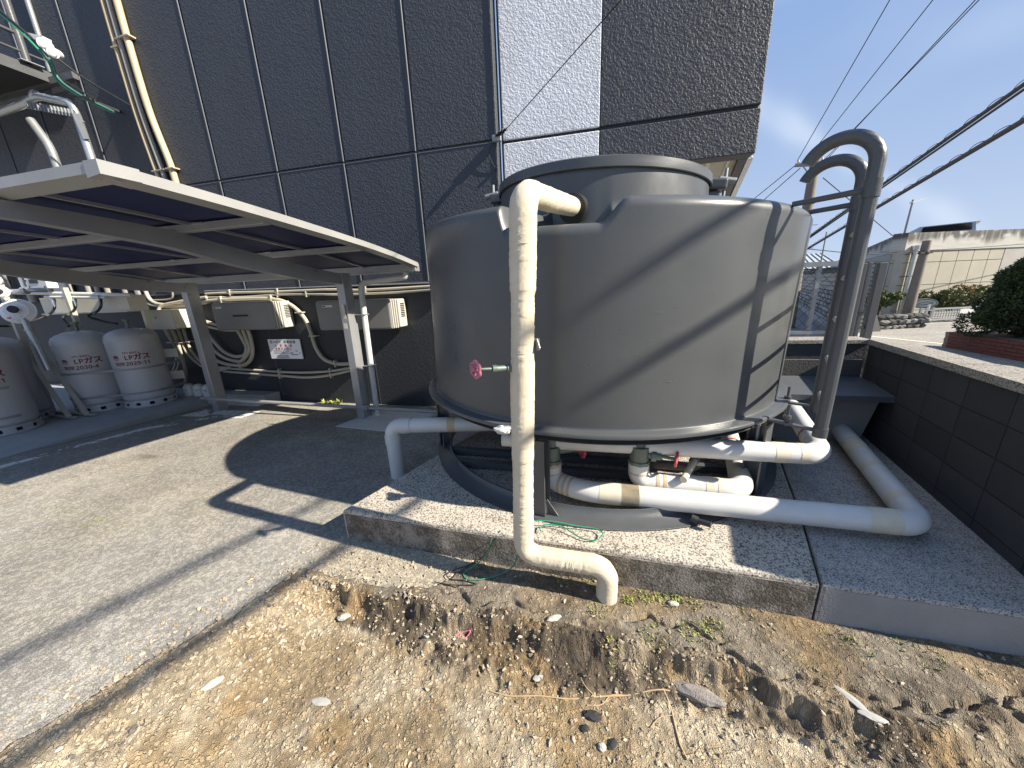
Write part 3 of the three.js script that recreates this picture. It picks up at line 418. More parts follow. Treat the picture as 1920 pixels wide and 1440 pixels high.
// ================= WRAPPED DOWNPIPE =================
{
  const dp = thing('insulated_downpipe', 'cream cloth-wrapped water pipe from the tank notch down to the soil', 'pipe', V(0.085, -0.01, 1.533));
  const wr = (base, bulge) => (s, a) => { // overlapping wraps: a slow saw tooth along the length, wrinkles across it
    const sl = s + 0.012 * Math.sin(a + s * 9) + 0.006 * Math.sin(2 * a + 1 + s * 23), lap = ((sl / 0.07 + 50) % 1), cre = 1 - Math.abs(2 * vnoise(sl * 95, Math.cos(a) * 1.4 + 3, 301) - 1), c2 = 1 - Math.abs(2 * vnoise(sl * 150 + 7, Math.sin(a) * 1.8 + 3, 302) - 1); const patch = ss(0.35, 0.6, fbm(s * 6, Math.cos(a) * 0.8 + 5, 304, 3)); let r = base + 0.0012 * lap + (0.0017 * cre * cre * cre + 0.0013 * c2 * c2 * c2) * (0.45 + 0.9 * patch) + 0.005 * (fbm(s * 4, 2 + Math.cos(a) * 0.6, 303, 2) - 0.5); if (bulge) r += bulge(s); return r; };
  const main = roundPath([V(-0.150, 2.068, 2.40), V(-0.300, 1.975, 1.540), V(-0.328, 1.2, 1.533), V(-0.355, 0.205, 1.533), V(0.09, 0.195, 1.533), V(0.085, -0.06, 1.527)], 0.082, 0.0026);
  add(dp, 'wrapped_pipe', sweep(main, 0.052, { radial: 44, rf: wr(0.0515, (s) => s > 0.82 && s < 1.25 ? 0.005 * ss(0.82, 0.86, s) * (1 - ss(1.23, 1.25, s)) : s > 1.55 && s < 2.05 ? 0.003 : s > 3.2 ? 0.004 : 0) }), mat.wrap);
  add(dp, 'tape_tail', mg([bar(V(-0.276, 1.350, 1.555), V(-0.246, 1.352, 1.535), 0.004, 0.052), bar(V(-0.262, 1.37, 1.54), V(-0.246, 1.33, 1.52), 0.004, 0.03)]), mat.galvDull);
  const valve = add(dp, 'valve', mg([cyl(V(-0.360, 1.245, 1.525), V(-0.395, 1.248, 1.498), 0.022, 0.022, 6), cyl(V(-0.395, 1.248, 1.498), V(-0.435, 1.252, 1.466), 0.0145, 0.0145, 12), cyl(V(-0.433, 1.252, 1.467), V(-0.449, 1.254, 1.455), 0.019, 0.017, 8), cyl(V(-0.449, 1.254, 1.455), V(-0.506, 1.262, 1.408), 0.008, 0.007, 10)]), mat.brass);
  { // handwheel facing along the stem
    const c = V(-0.510, 1.262, 1.405), ax = V(-0.60, 0.05, -0.78).normalize(), e1 = new THREE.Vector3(0, 1, 0), e2 = ax.clone().cross(e1).normalize(), rim = []; for (let i = 0; i <= 60; i++) { const a = i / 60 * 6.283, r = 0.034 * (1 + 0.09 * Math.cos(6 * a)); rim.push(c.clone().addScaledVector(e1, r * Math.cos(a)).addScaledVector(e2, r * Math.sin(a))); }
    const parts = [sweep(rim, 0.0075, { radial: 8, caps: false }), cyl(c.clone().addScaledVector(ax, -0.01), c.clone().addScaledVector(ax, 0.012), 0.011, 0.010, 12)]; for (let i = 0; i < 6; i++) { const a = i / 6 * 6.283; parts.push(cyl(c.clone(), c.clone().addScaledVector(e1, 0.035 * Math.cos(a)).addScaledVector(e2, 0.035 * Math.sin(a)).addScaledVector(ax, 0.006), 0.005, 0.005, 6)); }
    add(valve, 'handwheel', mg(parts), M([0.50, 0.16, 0.22], 0.55, { ms: 0.05 }));
  }
}
// ================= WHITE PIPES UNDER THE TANK =================
function bands(parent, list, pale) { for (const [p, q, r, m] of list) add(parent, 'tape_band', cyl(p, q, r, r, 24, true), m || (pale ? mat.tapePale : mat.tape)); }
function lerpV(a, b, t) { return a.clone().lerp(b, t); }
{
  // long pipe: drops from the tank, runs along the pad and turns back beside the block wall
  const t = thing('white_pipe', 'long white taped drain pipe along the pad turning back beside the block wall', 'pipe', V(0.7, 0.25, 2.0));
  const a = V(-0.270, 0.475, 2.10), b = V(-0.268, 0.335, 2.09), b2 = V(-0.06, 0.325, 2.005), c = V(1.68, 0.315, 2.0), d = V(2.05, 0.315, 3.30);
  add(t, 'pipe_run', pipe([a, b, b2, c, d], 0.066, 0.085, { radial: 28, step: 0.03 }), mat.white);
  const R = 0.0675, seg = (p, q, s, e, r = R, m) => [lerpV(p, q, s), lerpV(p, q, e), r, m];
  bands(t, [seg(a, b, 0.05, 0.22), seg(a, b, 0.5, 0.62), seg(b2, c, 0.06, 0.20, R, mat.tapePale), seg(b2, c, 0.135, 0.195), seg(b, b2, 0.30, 0.38), seg(b, b2, 0.46, 0.54), seg(b, b2, 0.62, 0.70)]);
  bands(t, [seg(b2, c, 0.86, 0.94), seg(c, d, 0.12, 0.17), seg(c, d, 0.42, 0.46), seg(c, d, 0.62, 0.78)], true);
  add(t, 'valve_body', mg([cyl(V(-0.270, 0.49, 2.10), V(-0.270, 0.585, 2.10), 0.060, 0.060, 20), cyl(V(-0.270, 0.468, 2.10), V(-0.270, 0.492, 2.10), 0.072, 0.072, 8), cyl(V(-0.270, 0.585, 2.10), V(-0.270, 0.79, 2.10), 0.045, 0.045, 20), cyl(V(-0.270, 0.54, 2.10), V(-0.11, 0.53, 2.18), 0.026, 0.016, 12)]), mat.brass);
  add(t, 'handwheel', wheel(V(-0.072, 0.515, 2.20), V(0.9, -0.05, 0.45).normalize(), 0.046), mat.red);
}
function wheel(c, ax, R) { const e1 = new THREE.Vector3(0, 1, 0).addScaledVector(ax, -ax.y).normalize(), e2 = ax.clone().cross(e1), rim = []; for (let i = 0; i <= 48; i++) { const a = i / 48 * 6.283; rim.push(c.clone().addScaledVector(e1, R * (1 + 0.06 * Math.cos(8 * a)) * Math.cos(a)).addScaledVector(e2, R * (1 + 0.06 * Math.cos(8 * a)) * Math.sin(a))); } const parts = [sweep(rim, R * 0.2, { radial: 8, caps: false })]; for (let i = 0; i < 5; i++) { const a = i / 5 * 6.283; parts.push(cyl(c.clone(), c.clone().addScaledVector(e1, R * Math.cos(a)).addScaledVector(e2, R * Math.sin(a)), R * 0.13, R * 0.13, 6)); } parts.push(cyl(c.clone().addScaledVector(ax, -R * 0.9), c.clone().addScaledVector(ax, R * 0.35), R * 0.22, R * 0.22, 10)); return mg(parts); }
{
  const t = thing('white_pipe', 'shorter white pipe bending back under the tank beside a red-wheeled valve', 'pipe', V(0.5, 0.25, 2.3));
  const a = V(0.290, 0.49, 2.15), b = V(0.293, 0.35, 2.145), c = V(0.90, 0.345, 2.14), d = V(1.14, 0.345, 3.15), e = V(1.14, 0.30, 3.6);
  add(t, 'pipe_run', pipe([a, b, c, d, e], 0.064, 0.085, { radial: 28, step: 0.03 }), mat.white);
  const seg = (p, q, s, e2, m) => [lerpV(p, q, s), lerpV(p, q, e2), 0.0655, m];
  bands(t, [seg(a, b, 0.45, 0.55), seg(b, c, 0.17, 0.20), seg(b, c, 0.24, 0.27), seg(c, d, 0.40, 0.43), [lerpV(c, d, 0.63), lerpV(c, d, 0.65), 0.0655, mat.rust]]); bands(t, [seg(b, c, 0.64, 0.72), seg(b, c, 0.75, 0.79), seg(c, d, 0.09, 0.22)], true);
  add(t, 'valve_body', mg([cyl(V(0.290, 0.50, 2.15), V(0.290, 0.60, 2.15), 0.060, 0.060, 20), cyl(V(0.290, 0.48, 2.15), V(0.290, 0.502, 2.15), 0.070, 0.070, 8), cyl(V(0.290, 0.60, 2.15), V(0.290, 0.79, 2.15), 0.043, 0.043, 20), cyl(V(0.32, 0.545, 2.15), V(0.42, 0.538, 2.14), 0.03, 0.026, 12), cyl(V(0.36, 0.542, 2.145), V(0.39, 0.54, 2.143), 0.042, 0.042, 8), cyl(V(0.42, 0.538, 2.14), V(0.50, 0.53, 2.13), 0.011, 0.011, 8)]), mat.brass);
  add(t, 'handwheel', wheel(V(0.505, 0.53, 2.13), V(0.97, -0.1, -0.2).normalize(), 0.043), mat.red);
}
{
  const t = thing('white_pipe', 'upper white overflow pipe with taped elbow under the tank flange', 'pipe', V(1, 0.5, 2.4));
  const a = V(-0.6, 0.625, 2.10), b = V(1.345, 0.555, 2.27), c = V(1.60, 0.57, 3.25);
  add(t, 'pipe_run', pipe([a, b, c], 0.062, 0.10, { radial: 28, step: 0.03 }), mat.white);
  const seg = (p, q, s, e, m) => [lerpV(p, q, s), lerpV(p, q, e), 0.0635, m]; bands(t, [seg(a, b, 0.855, 0.895), seg(a, b, 0.925, 0.95), seg(b, c, 0.13, 0.17)], true); bands(t, [[lerpV(b, c, 0.26), lerpV(b, c, 0.285), 0.0636, mat.rust]]);
  add(t, 'hanger', mg([cyl(V(1.0, 0.60, 2.30), V(1.0, 0.77, 2.30), 0.012, 0.012, 8), bar(V(0.97, 0.605, 2.30), V(1.05, 0.605, 2.30), 0.05, 0.012)]), mat.galvDull);
}
{
  const t = thing('grey_pipe', 'pale grey elbow pipe rising from the asphalt at the pad end', 'pipe', V(-1.76, -0.06, 2.56));
  add(t, 'pipe_run', pipe([V(-1.755, -0.12, 2.555), V(-1.79, 0.435, 2.60), V(-0.3, 0.475, 2.80)], 0.068, 0.09, { radial: 28, step: 0.03 }), mat.pvc);
  add(t, 'elbow_socket', mg([cyl(V(-1.781, 0.27, 2.588), V(-1.789, 0.36, 2.596), 0.073, 0.073, 28, true), cyl(V(-1.70, 0.438, 2.612), V(-1.60, 0.441, 2.625), 0.073, 0.073, 28, true)]), mat.pvc);
  bands(t, [[V(-1.26, 0.449, 2.671), V(-1.19, 0.451, 2.681), 0.0695]]);
}
{
  const t = thing('thin_pipe', 'thin cream conduit leaning across the white pipes under the tank', 'pipe', V(0.6, 0.3, 2.3));
  add(t, 'pipe_run', pipe([V(0.545, 0.42, 2.08), V(0.86, 0.46, 2.72), V(0.9, 0.72, 2.9)], 0.022, 0.05, { radial: 14 }), mat.tapePale);
  add(t, 'pipe_coupling', mg([cyl(V(0.655, 0.433, 2.31), V(0.695, 0.438, 2.385), 0.029, 0.029, 14), cyl(V(0.745, 0.445, 2.49), V(0.755, 0.446, 2.505), 0.026, 0.026, 14)]), mat.galvDull);
}
{ // drain tap wrapped in white tape at the foot of the tank
  const t = thing('drain_tap', 'small drain tap wrapped in white tape at the tank foot', 'tap', V(-0.45, 0.80, 1.80));
  add(t, 'tap_body', mg([cyl(V(-0.50, 0.83, 1.775), V(-0.36, 0.83, 1.83), 0.017, 0.02, 12), cyl(V(-0.425, 0.83, 1.80), V(-0.425, 0.885, 1.795), 0.017, 0.02, 10), bar(V(-0.44, 0.90, 1.79), V(-0.405, 0.935, 1.80), 0.02, 0.03)]), mat.galvDull);
  add(t, 'tape_knot', mg([(() => { const g = stonelet(0.032, 1.5, 0.7, 1, 2, 0.2); g.translate(-0.505, 0.825, -1.765); return g; })(), (() => { const g = stonelet(0.022, 1, 1.4, 1, 2, 0.25); g.translate(-0.425, 0.91, -1.79); return g; })()]), mat.white);
}
// ================= LADDER =================
{
  const L = thing('tank_ladder', 'grey steel tank ladder with two hooked top rails beside the water tank', 'ladder', V(1.3, 0.75, 2.255));
  const n = [1.2, 2.08], f = [1.372, 2.462], inw = [-0.81, 0.586], R = 0.13;
  for (const [P, y0, y1] of [[n, 0.75, 2.075], [f, 0.765, 2.075]]) {
    const pts = [V(P[0], y0, P[1]), V(P[0], y1, P[1])], path = roundPath(pts, 0.01, 0.1); for (let i = 1; i <= 26; i++) { const a = i / 26 * 2.75; path.push(V(P[0] + inw[0] * R * (1 - Math.cos(a)), y1 + R * Math.sin(a), P[1] + inw[1] * R * (1 - Math.cos(a)))); }
    add(L, 'rail', sweep(path, 0.0295, { radial: 24 }), mat.steel);
    addEach(L, 'collar', [cyl(V(P[0], 1.93, P[1]), V(P[0], 2.005, P[1]), 0.034, 0.034, 24), cyl(V(P[0], y0, P[1]), V(P[0], y0 + 0.055, P[1]), 0.033, 0.033, 24)], mat.steel);
    const e = V(P[0] + inw[0] * 0.285, 1.955, P[1] + inw[1] * 0.285); add(L, 'tie_bar', cyl(V(P[0], 1.965, P[1]), e, 0.0145, 0.0135, 12), mat.steel);
    add(L, 'foot_bracket', mg([bar(V(P[0], y0 + 0.03, P[1]), V(P[0] + inw[0] * 0.26, 0.79, P[1] + inw[1] * 0.26), 0.035, 0.012), cyl(V(P[0] + inw[0] * 0.15, 0.77, P[1] + inw[1] * 0.15), V(P[0] + inw[0] * 0.15, 0.90, P[1] + inw[1] * 0.15), 0.008, 0.008, 8), cyl(V(P[0] + inw[0] * 0.15, 0.815, P[1] + inw[1] * 0.15), V(P[0] + inw[0] * 0.15, 0.835, P[1] + inw[1] * 0.15), 0.02, 0.02, 6)]), mat.steel);
  }
  for (const y of [1.80, 1.575, 1.35, 1.12, 0.895]) add(L, 'rung', cyl(V(n[0] - 0.012, y, n[1] - 0.02), V(f[0] + 0.012, y, f[1] + 0.02), 0.014, 0.014, 14), mat.galvDull);
}
{ // lidded box in the corner of the pad
  const t = thing('lidded_box', 'grey box with a dark overhanging lid in the pad corner behind the ladder', 'box', V(1.8, 0.22, 3.3));
  add(t, 'box_body', hexa([V(1.30, 0.215, 3.30), V(2.19, 0.215, 3.30), V(2.22, 0.215, 3.62), V(1.30, 0.215, 3.62), V(1.30, 0.625, 3.25), V(2.24, 0.625, 3.25), V(2.27, 0.625, 3.66), V(1.30, 0.625, 3.66)]), mat.boxBody);
  add(t, 'lid', hexa([V(1.25, 0.628, 3.13), V(2.285, 0.628, 3.13), V(2.36, 0.628, 3.70), V(1.25, 0.628, 3.70), V(1.25, 0.676, 3.13), V(2.285, 0.676, 3.13), V(2.36, 0.692, 3.70), V(1.25, 0.692, 3.70)]), mat.boxLid);
}
// ================= CARPORT =================
{
  const t = thing('carport_canopy', 'grey aluminium carport roof with dark blue panels and two cantilever posts', 'carport', V(-4.6, -0.15, 4.1));
  const uR = -2.3, uL = -7.4, wF = 1.39, wB = 4.42;
  const prof = [[1.39, 2.262], [1.9, 2.235], [2.4, 2.200], [2.9, 2.160], [3.4, 2.115], [3.9, 2.055], [4.42, 1.975]]; // top edge of the side trim, roof curving down to the wall
  const top = (w) => interp(prof, w);
  const bats = [];
  // side and end trims
  const ws = []; for (let i = 0; i <= 16; i++) ws.push(mix(wF, wB, i / 16));
  for (const [ua, ub] of [[uR - 0.07, uR], [uL, uL + 0.07]]) { const gs = []; for (let i = 0; i < 16; i++) { const a = ws[i], b = ws[i + 1]; gs.push(hexa([V(ua, top(a) - 0.075, a), V(ub, top(a) - 0.055, a), V(ub, top(b) - 0.055, b), V(ua, top(b) - 0.075, b), V(ua, top(a), a), V(ub, top(a), a), V(ub, top(b), b), V(ua, top(b), b)])); } add(t, 'side_trim', mg(gs), mat.aluLight); }
  add(t, 'front_trim', mg([hexa([V(uL, top(wF) - 0.05, wF - 0.03), V(uR - 0.02, top(wF) - 0.05, wF - 0.03), V(uR - 0.02, top(wF) - 0.075, wF + 0.06), V(uL, top(wF) - 0.075, wF + 0.06), V(uL, top(wF), wF - 0.03), V(uR - 0.02, top(wF), wF - 0.03), V(uR - 0.02, top(wF), wF + 0.05), V(uL, top(wF), wF + 0.05)])]), mat.aluLight);
  add(t, 'corner_cap', hexa([V(uR - 0.09, top(wF) - 0.07, wF - 0.034), V(uR + 0.004, top(wF) - 0.06, wF - 0.034), V(uR + 0.004, top(wF) - 0.06, wF + 0.13), V(uR - 0.09, top(wF) - 0.08, wF + 0.13), V(uR - 0.09, top(wF) + 0.003, wF - 0.034), V(uR + 0.004, top(wF) + 0.003, wF - 0.034), V(uR + 0.004, top(wF) + 0.001, wF + 0.13), V(uR - 0.09, top(wF) + 0.003, wF + 0.13)]), mat.aluLight);
  // purlins along the wall direction
  for (const w of [2.28, 3.36]) add(t, 'purlin', box(uL + 0.06, uR - 0.06, top(w) - 0.085, top(w) - 0.03, w - 0.035, w + 0.035, 0.004), mat.alu);
  add(t, 'gutter', box(uL, uR - 0.02, top(wB) - 0.11, top(wB) - 0.01, wB - 0.05, wB + 0.07, 0.008), mat.alu);
  // battens under the panels and dark panels between them
  const bu = [uL + 0.05, -6.75, -5.84, -4.55, -3.06, uR - 0.06], rowsW = [wF + 0.03, 2.28, 3.36, wB - 0.02];
  for (let i = 1; i < bu.length - 1; i++) { const gs = []; for (let k = 0; k < 12; k++) { const a = mix(wF + 0.05, wB - 0.05, k / 12), b = mix(wF + 0.05, wB - 0.05, (k + 1) / 12); gs.push(bar(V(bu[i], top(a) - 0.035, a), V(bu[i], top(b) - 0.035, b), 0.028, 0.02)); } add(t, 'batten', mg(gs), mat.alu); }
  for (let i = 0; i < bu.length - 1; i++) for (let r = 0; r < 3; r++) { const gs = []; for (let k = 0; k < 4; k++) { const a = mix(rowsW[r], rowsW[r + 1], k / 4), b = mix(rowsW[r], rowsW[r + 1], (k + 1) / 4), x0 = bu[i] + 0.004, x1 = bu[i + 1] - 0.004; gs.push(hexa([V(x0, top(a) - 0.022, a), V(x1, top(a) - 0.022, a), V(x1, top(b) - 0.022, b), V(x0, top(b) - 0.022, b), V(x0, top(a) - 0.018, a), V(x1, top(a) - 0.018, a), V(x1, top(b) - 0.018, b), V(x0, top(b) - 0.018, b)])); } add(t, 'roof_panel', mg(gs), mat.roofPane); }
  for (const [u, w] of [[-2.95, 2.24], [-3.5, 3.32], [-4.6, 2.24], [-4.9, 3.32], [-2.6, 3.32]]) add(t, 'clip', box(u - 0.05, u + 0.05, top(w) - 0.045, top(w) - 0.035, w - 0.012, w + 0.0), mat.chrome);
  // cantilever arms and posts
  const lift = (w) => ss(4.1, 2.6, w);
  for (const [u, wp] of [[-3.24, 4.09], [-5.99, 4.14]]) {
    const gs = []; const ae = (w) => mix(1.858, top(w) - 0.075, Math.pow(clamp((4.12 - w) / 1.9), 0.75)); const k0 = 16;
    for (let k = 0; k < k0; k++) { const a = mix(wF - 0.08, wp + 0.03, k / k0), b = mix(wF - 0.08, wp + 0.03, (k + 1) / k0), h = (w) => mix(0.09, 0.155, clamp((w - 1.4) / 1.3)) - 0.03 * clamp((w - 3.4) / 0.7); gs.push(hexa([V(u - 0.045, ae(a) - h(a), a), V(u + 0.045, ae(a) - h(a), a), V(u + 0.045, ae(b) - h(b), b), V(u - 0.045, ae(b) - h(b), b), V(u - 0.045, ae(a), a), V(u + 0.045, ae(a), a), V(u + 0.045, ae(b), b), V(u - 0.045, ae(b), b)])); }
    const arm = add(t, 'arm', mg(gs), mat.alu);
    add(arm, 'bolt', mg([cyl(V(u + 0.044, 1.81, wp - 0.05), V(u + 0.056, 1.81, wp - 0.05), 0.012, 0.012, 10), cyl(V(u + 0.044, 1.885, wp - 0.48), V(u + 0.056, 1.885, wp - 0.48), 0.012, 0.012, 10)]), mat.galvDull);
    const post = add(t, 'post', bar(V(u, -0.3, wp + 0.01), V(u, 1.875, wp + 0.03), 0.115, 0.17, V(0, 0, 1), 0.008), mat.alu);
    add(post, 'bolt', mg([1.70, 1.42].map((y) => cyl(V(u + 0.057, y, wp - 0.02), V(u + 0.068, y, wp - 0.02), 0.011, 0.011, 10))), mat.galvDull);
    if (u > -4) { add(post, 'label', box(u - 0.005, u + 0.035, 1.30, 1.48, wp - 0.0795, wp - 0.0765), mat.ivory); add(post, 'label', box(u - 0.02, u + 0.03, 1.17, 1.24, wp - 0.0795, wp - 0.0765), mat.paintWhite); }
  }
  const dpts = [V(-2.48, 1.86, 4.40), V(-2.48, 1.80, 4.40), V(-3.07, 1.75, 4.24), V(-3.07, 1.62, 4.22), V(-3.10, -0.14, 4.20), V(-3.03, -0.165, 4.12)];
  add(t, 'drain_pipe', pipe(dpts, 0.038, 0.07, { radial: 18 }), mat.pvc);
  addEach(t, 'pipe_bracket', [1.33, 0.62].map((y) => box(-3.19, -3.03, y, y + 0.012, 4.15, 4.26, 0.003)), mat.galvDull);
  const rail = add(t, 'bottom_rail', cyl(V(-6.2, 0.085, 4.05), V(-1.3, 0.02, 4.05), 0.025, 0.025, 14), mat.aluLight);
  addEach(rail, 'rail_clamp', [-5.95, -3.18].map((u) => box(u - 0.07, u + 0.07, 0.02, 0.085, 4.0, 4.08, 0.012)), mat.alu);
}
// ================= GAS CYLINDERS =================
// painted lettering: strokes on a transparent sheet wrapped on the cylinder
const G = { // simple strokes on a 10 x 10 grid, y down
  'ガ': [[1, 3, 8, 3, 7.6, 7, 7, 9, 5.6, 8.6], [4.4, 0.8, 4.2, 4, 3, 7, 1.2, 9.2], [8.2, 0.2, 9, 1.6], [9.4, 0, 10, 1.2]],
  'ス': [[1.4, 1.6, 8, 1.6, 6.6, 4.4, 4, 7.2, 1, 9.2], [5.2, 5.6, 9, 9.2]],
  '燃': [[1.4, 1.5, 1.2, 4], [3.6, 1.2, 3, 3], [2.4, 0.5, 2.4, 4, 1, 7], [2.4, 4, 3.8, 6], [5.4, 0.4, 4.4, 3.6], [5.2, 1.8, 6.4, 1.8, 5.6, 4.4, 4.4, 6], [6.6, 2.6, 9.6, 2.6], [8, 0.6, 8, 3, 6.6, 6], [8, 3, 9.6, 6], [1, 8, 1, 9.4], [4, 8, 4.2, 9.4], [6.2, 8, 6.6, 9.4], [8.6, 8, 9.4, 9.4]],
  '期': [[0.6, 2, 5, 2], [1.6, 0.6, 1.6, 7], [4, 0.6, 4, 7], [1.6, 3.6, 4, 3.6], [1.6, 5.2, 4, 5.2], [0.4, 7, 5.2, 7], [6, 1, 6, 7, 5.2, 9.4], [6, 1, 9.2, 1, 9.2, 9.2], [6, 3.8, 9.2, 3.8], [6, 6.4, 9.2, 6.4]],
  '限': [[1, 0.8, 1, 9.6], [1, 0.8, 3.6, 0.8, 2.6, 3.6, 3.8, 5.6, 1, 6.4], [5, 0.8, 9, 0.8, 9, 4.6, 5, 4.6], [5, 2.6, 9, 2.6], [5, 0.8, 5, 9.2, 7, 8.2], [5.8, 4.8, 9.6, 9.4]],
  '火': [[2, 3, 1.4, 5.4], [8, 2.6, 7, 5], [5, 0.6, 4.8, 4.6, 1, 9.4], [5, 4.6, 9.4, 9.4]],
  '気': [[3, 0.4, 1, 3.4], [2.4, 1.6, 9, 1.6], [2.4, 3.2, 8, 3.2], [1.6, 4.8, 7.4, 4.8, 7.8, 8.4, 9.6, 9.4], [2, 6, 6.4, 9.2], [6, 5.8, 1.6, 9.4]],
  '厳': [[2, 0.4, 2.6, 1.6], [4.8, 0.2, 5, 1.6], [8, 0.4, 7, 1.6], [1, 2, 9.4, 2], [1.4, 2, 0.6, 9.4], [2.4, 3.6, 5.4, 3.6], [2.6, 5, 5.4, 5, 5.4, 9], [2.6, 5, 2.6, 9], [2.6, 7, 5.4, 7], [2, 9, 6, 9], [7, 3, 6.2, 5.4], [6.6, 4.4, 9.6, 4.4, 8.4, 7, 6, 9.6], [6.8, 5.6, 9.6, 9.6]],
  '禁': [[0.6, 1.8, 4.6, 1.8], [2.6, 0.4, 2.6, 4.6], [5.4, 1.8, 9.4, 1.8], [7.4, 0.4, 7.4, 4.6], [2.6, 2, 0.6, 4.4], [7.4, 2, 9.6, 4.4], [2, 5.4, 8, 5.4], [0.8, 7, 9.2, 7], [5, 7, 5, 9.6], [2.8, 8, 1.4, 9.4], [7, 8, 8.8, 9.4]],
  '無': [[2.4, 0.4, 1, 2.4], [2, 1.6, 9, 1.6], [0.6, 4, 9.4, 4], [1, 6.6, 9, 6.6], [2.4, 1.6, 2.4, 6.6], [4.2, 1.6, 4.2, 6.6], [6, 1.6, 6, 6.6], [7.8, 1.6, 7.8, 6.6], [1.2, 8, 0.8, 9.6], [4, 8, 4.2, 9.4], [6.2, 8, 6.6, 9.4], [8.4, 8, 9.4, 9.6]],
  '断': [[0.8, 0.6, 0.8, 9, 5.2, 9], [3, 0.8, 3, 8], [1.4, 4.4, 5, 4.4], [1.6, 2, 2.4, 3.4], [4.6, 1.8, 3.8, 3.4], [2.8, 4.6, 1.4, 7], [3.2, 4.8, 4.8, 6.8], [9, 0.6, 6.4, 1.6, 6.4, 5, 5.6, 9.4], [6.4, 4, 9.8, 4], [8.2, 4, 8.2, 9.6]],
  '立': [[5, 0.4, 5, 2.4], [1.2, 2.8, 8.8, 2.8], [3, 4, 4, 8], [7, 4, 6, 8.4], [0.8, 9, 9.2, 9]],
  '入': [[3.6, 0.8, 5, 1.2, 4.4, 5, 0.8, 9.4], [5, 2, 6.4, 6, 9.4, 9.4]],
  '止': [[5, 0.6, 5, 9], [5, 4.4, 8.6, 4.4], [2.2, 4, 2.2, 9], [0.6, 9, 9.4, 9]],
  '貯': [[0.8, 1, 4.2, 1, 4.2, 7, 0.8, 7, 0.8, 1], [0.8, 3, 4.2, 3], [0.8, 5, 4.2, 5], [1.6, 7.2, 0.6, 9.4], [3.4, 7.2, 4.4, 9], [7.2, 0.4, 7.2, 2], [5.2, 3.4, 5.2, 2, 9.4, 2, 9.4, 3.4], [5.2, 5, 9.6, 5], [7.6, 5, 7.6, 9.2, 6.4, 8.6]],
  '蔵': [[0.8, 1.4, 9.2, 1.4], [3, 0.4, 3, 2.4], [7, 0.4, 7, 2.4], [1.4, 3.2, 9.4, 3.2], [1.4, 3.2, 0.8, 9.4], [2.4, 4.4, 6, 4.4], [2.4, 4.4, 2.4, 9, 6, 9], [2.4, 6.6, 6, 6.6], [4.2, 4.4, 4.2, 9], [7, 2.4, 7.8, 7, 9.6, 9.4], [9, 5, 6.4, 9.2]],
  '設': [[0.6, 1, 4, 1], [0.4, 2.8, 4.4, 2.8], [0.8, 4.4, 3.8, 4.4], [0.8, 6, 3.8, 6, 3.8, 9.2, 0.8, 9.2, 0.8, 6], [6, 0.8, 5.8, 3, 4.8, 4.4], [6, 0.8, 8.4, 0.8, 8.4, 3.4, 9.8, 3.4], [5.2, 5.2, 9, 5.2, 7.4, 8, 4.8, 9.6], [5.8, 6, 9.6, 9.6]],
  '備': [[2.4, 0.4, 0.4, 5], [1.6, 3, 1.6, 9.6], [3.4, 1.8, 9.6, 1.8], [5, 0.6, 5, 3], [8, 0.6, 8, 3], [3.8, 3.6, 9.6, 3.6], [4, 3.6, 3.2, 8], [4.8, 5, 9.2, 5, 9.2, 9.4], [4.8, 5, 4.8, 9.6], [4.8, 7, 9.2, 7], [7, 5, 7, 9.6]]
};
function glyphs(x, str, px, py, s, wid, adv = 1.06) { x.lineWidth = wid; x.lineCap = 'round'; x.lineJoin = 'round'; for (const ch of str) { if (G[ch]) { for (const st of G[ch]) { x.beginPath(); for (let i = 0; i < st.length; i += 2) { const X = px + st[i] * s / 10, Y = py + st[i + 1] * s / 10; i ? x.lineTo(X, Y) : x.moveTo(X, Y); } x.stroke(); } px += s * adv; } else { x.font = 'bold ' + Math.round(s * 1.05) + 'px sans-serif'; x.textBaseline = 'alphabetic'; x.fillText(ch, px, py + s * 0.92); px += x.measureText(ch).width * 1.02; } } return px; }
function printTex(w, h, draw) { const c = document.createElement('canvas'); c.width = w; c.height = h; const x = c.getContext('2d'); x.clearRect(0, 0, w, h); draw(x, w, h); const t = new THREE.CanvasTexture(c); t.colorSpace = THREE.SRGBColorSpace; return t; }
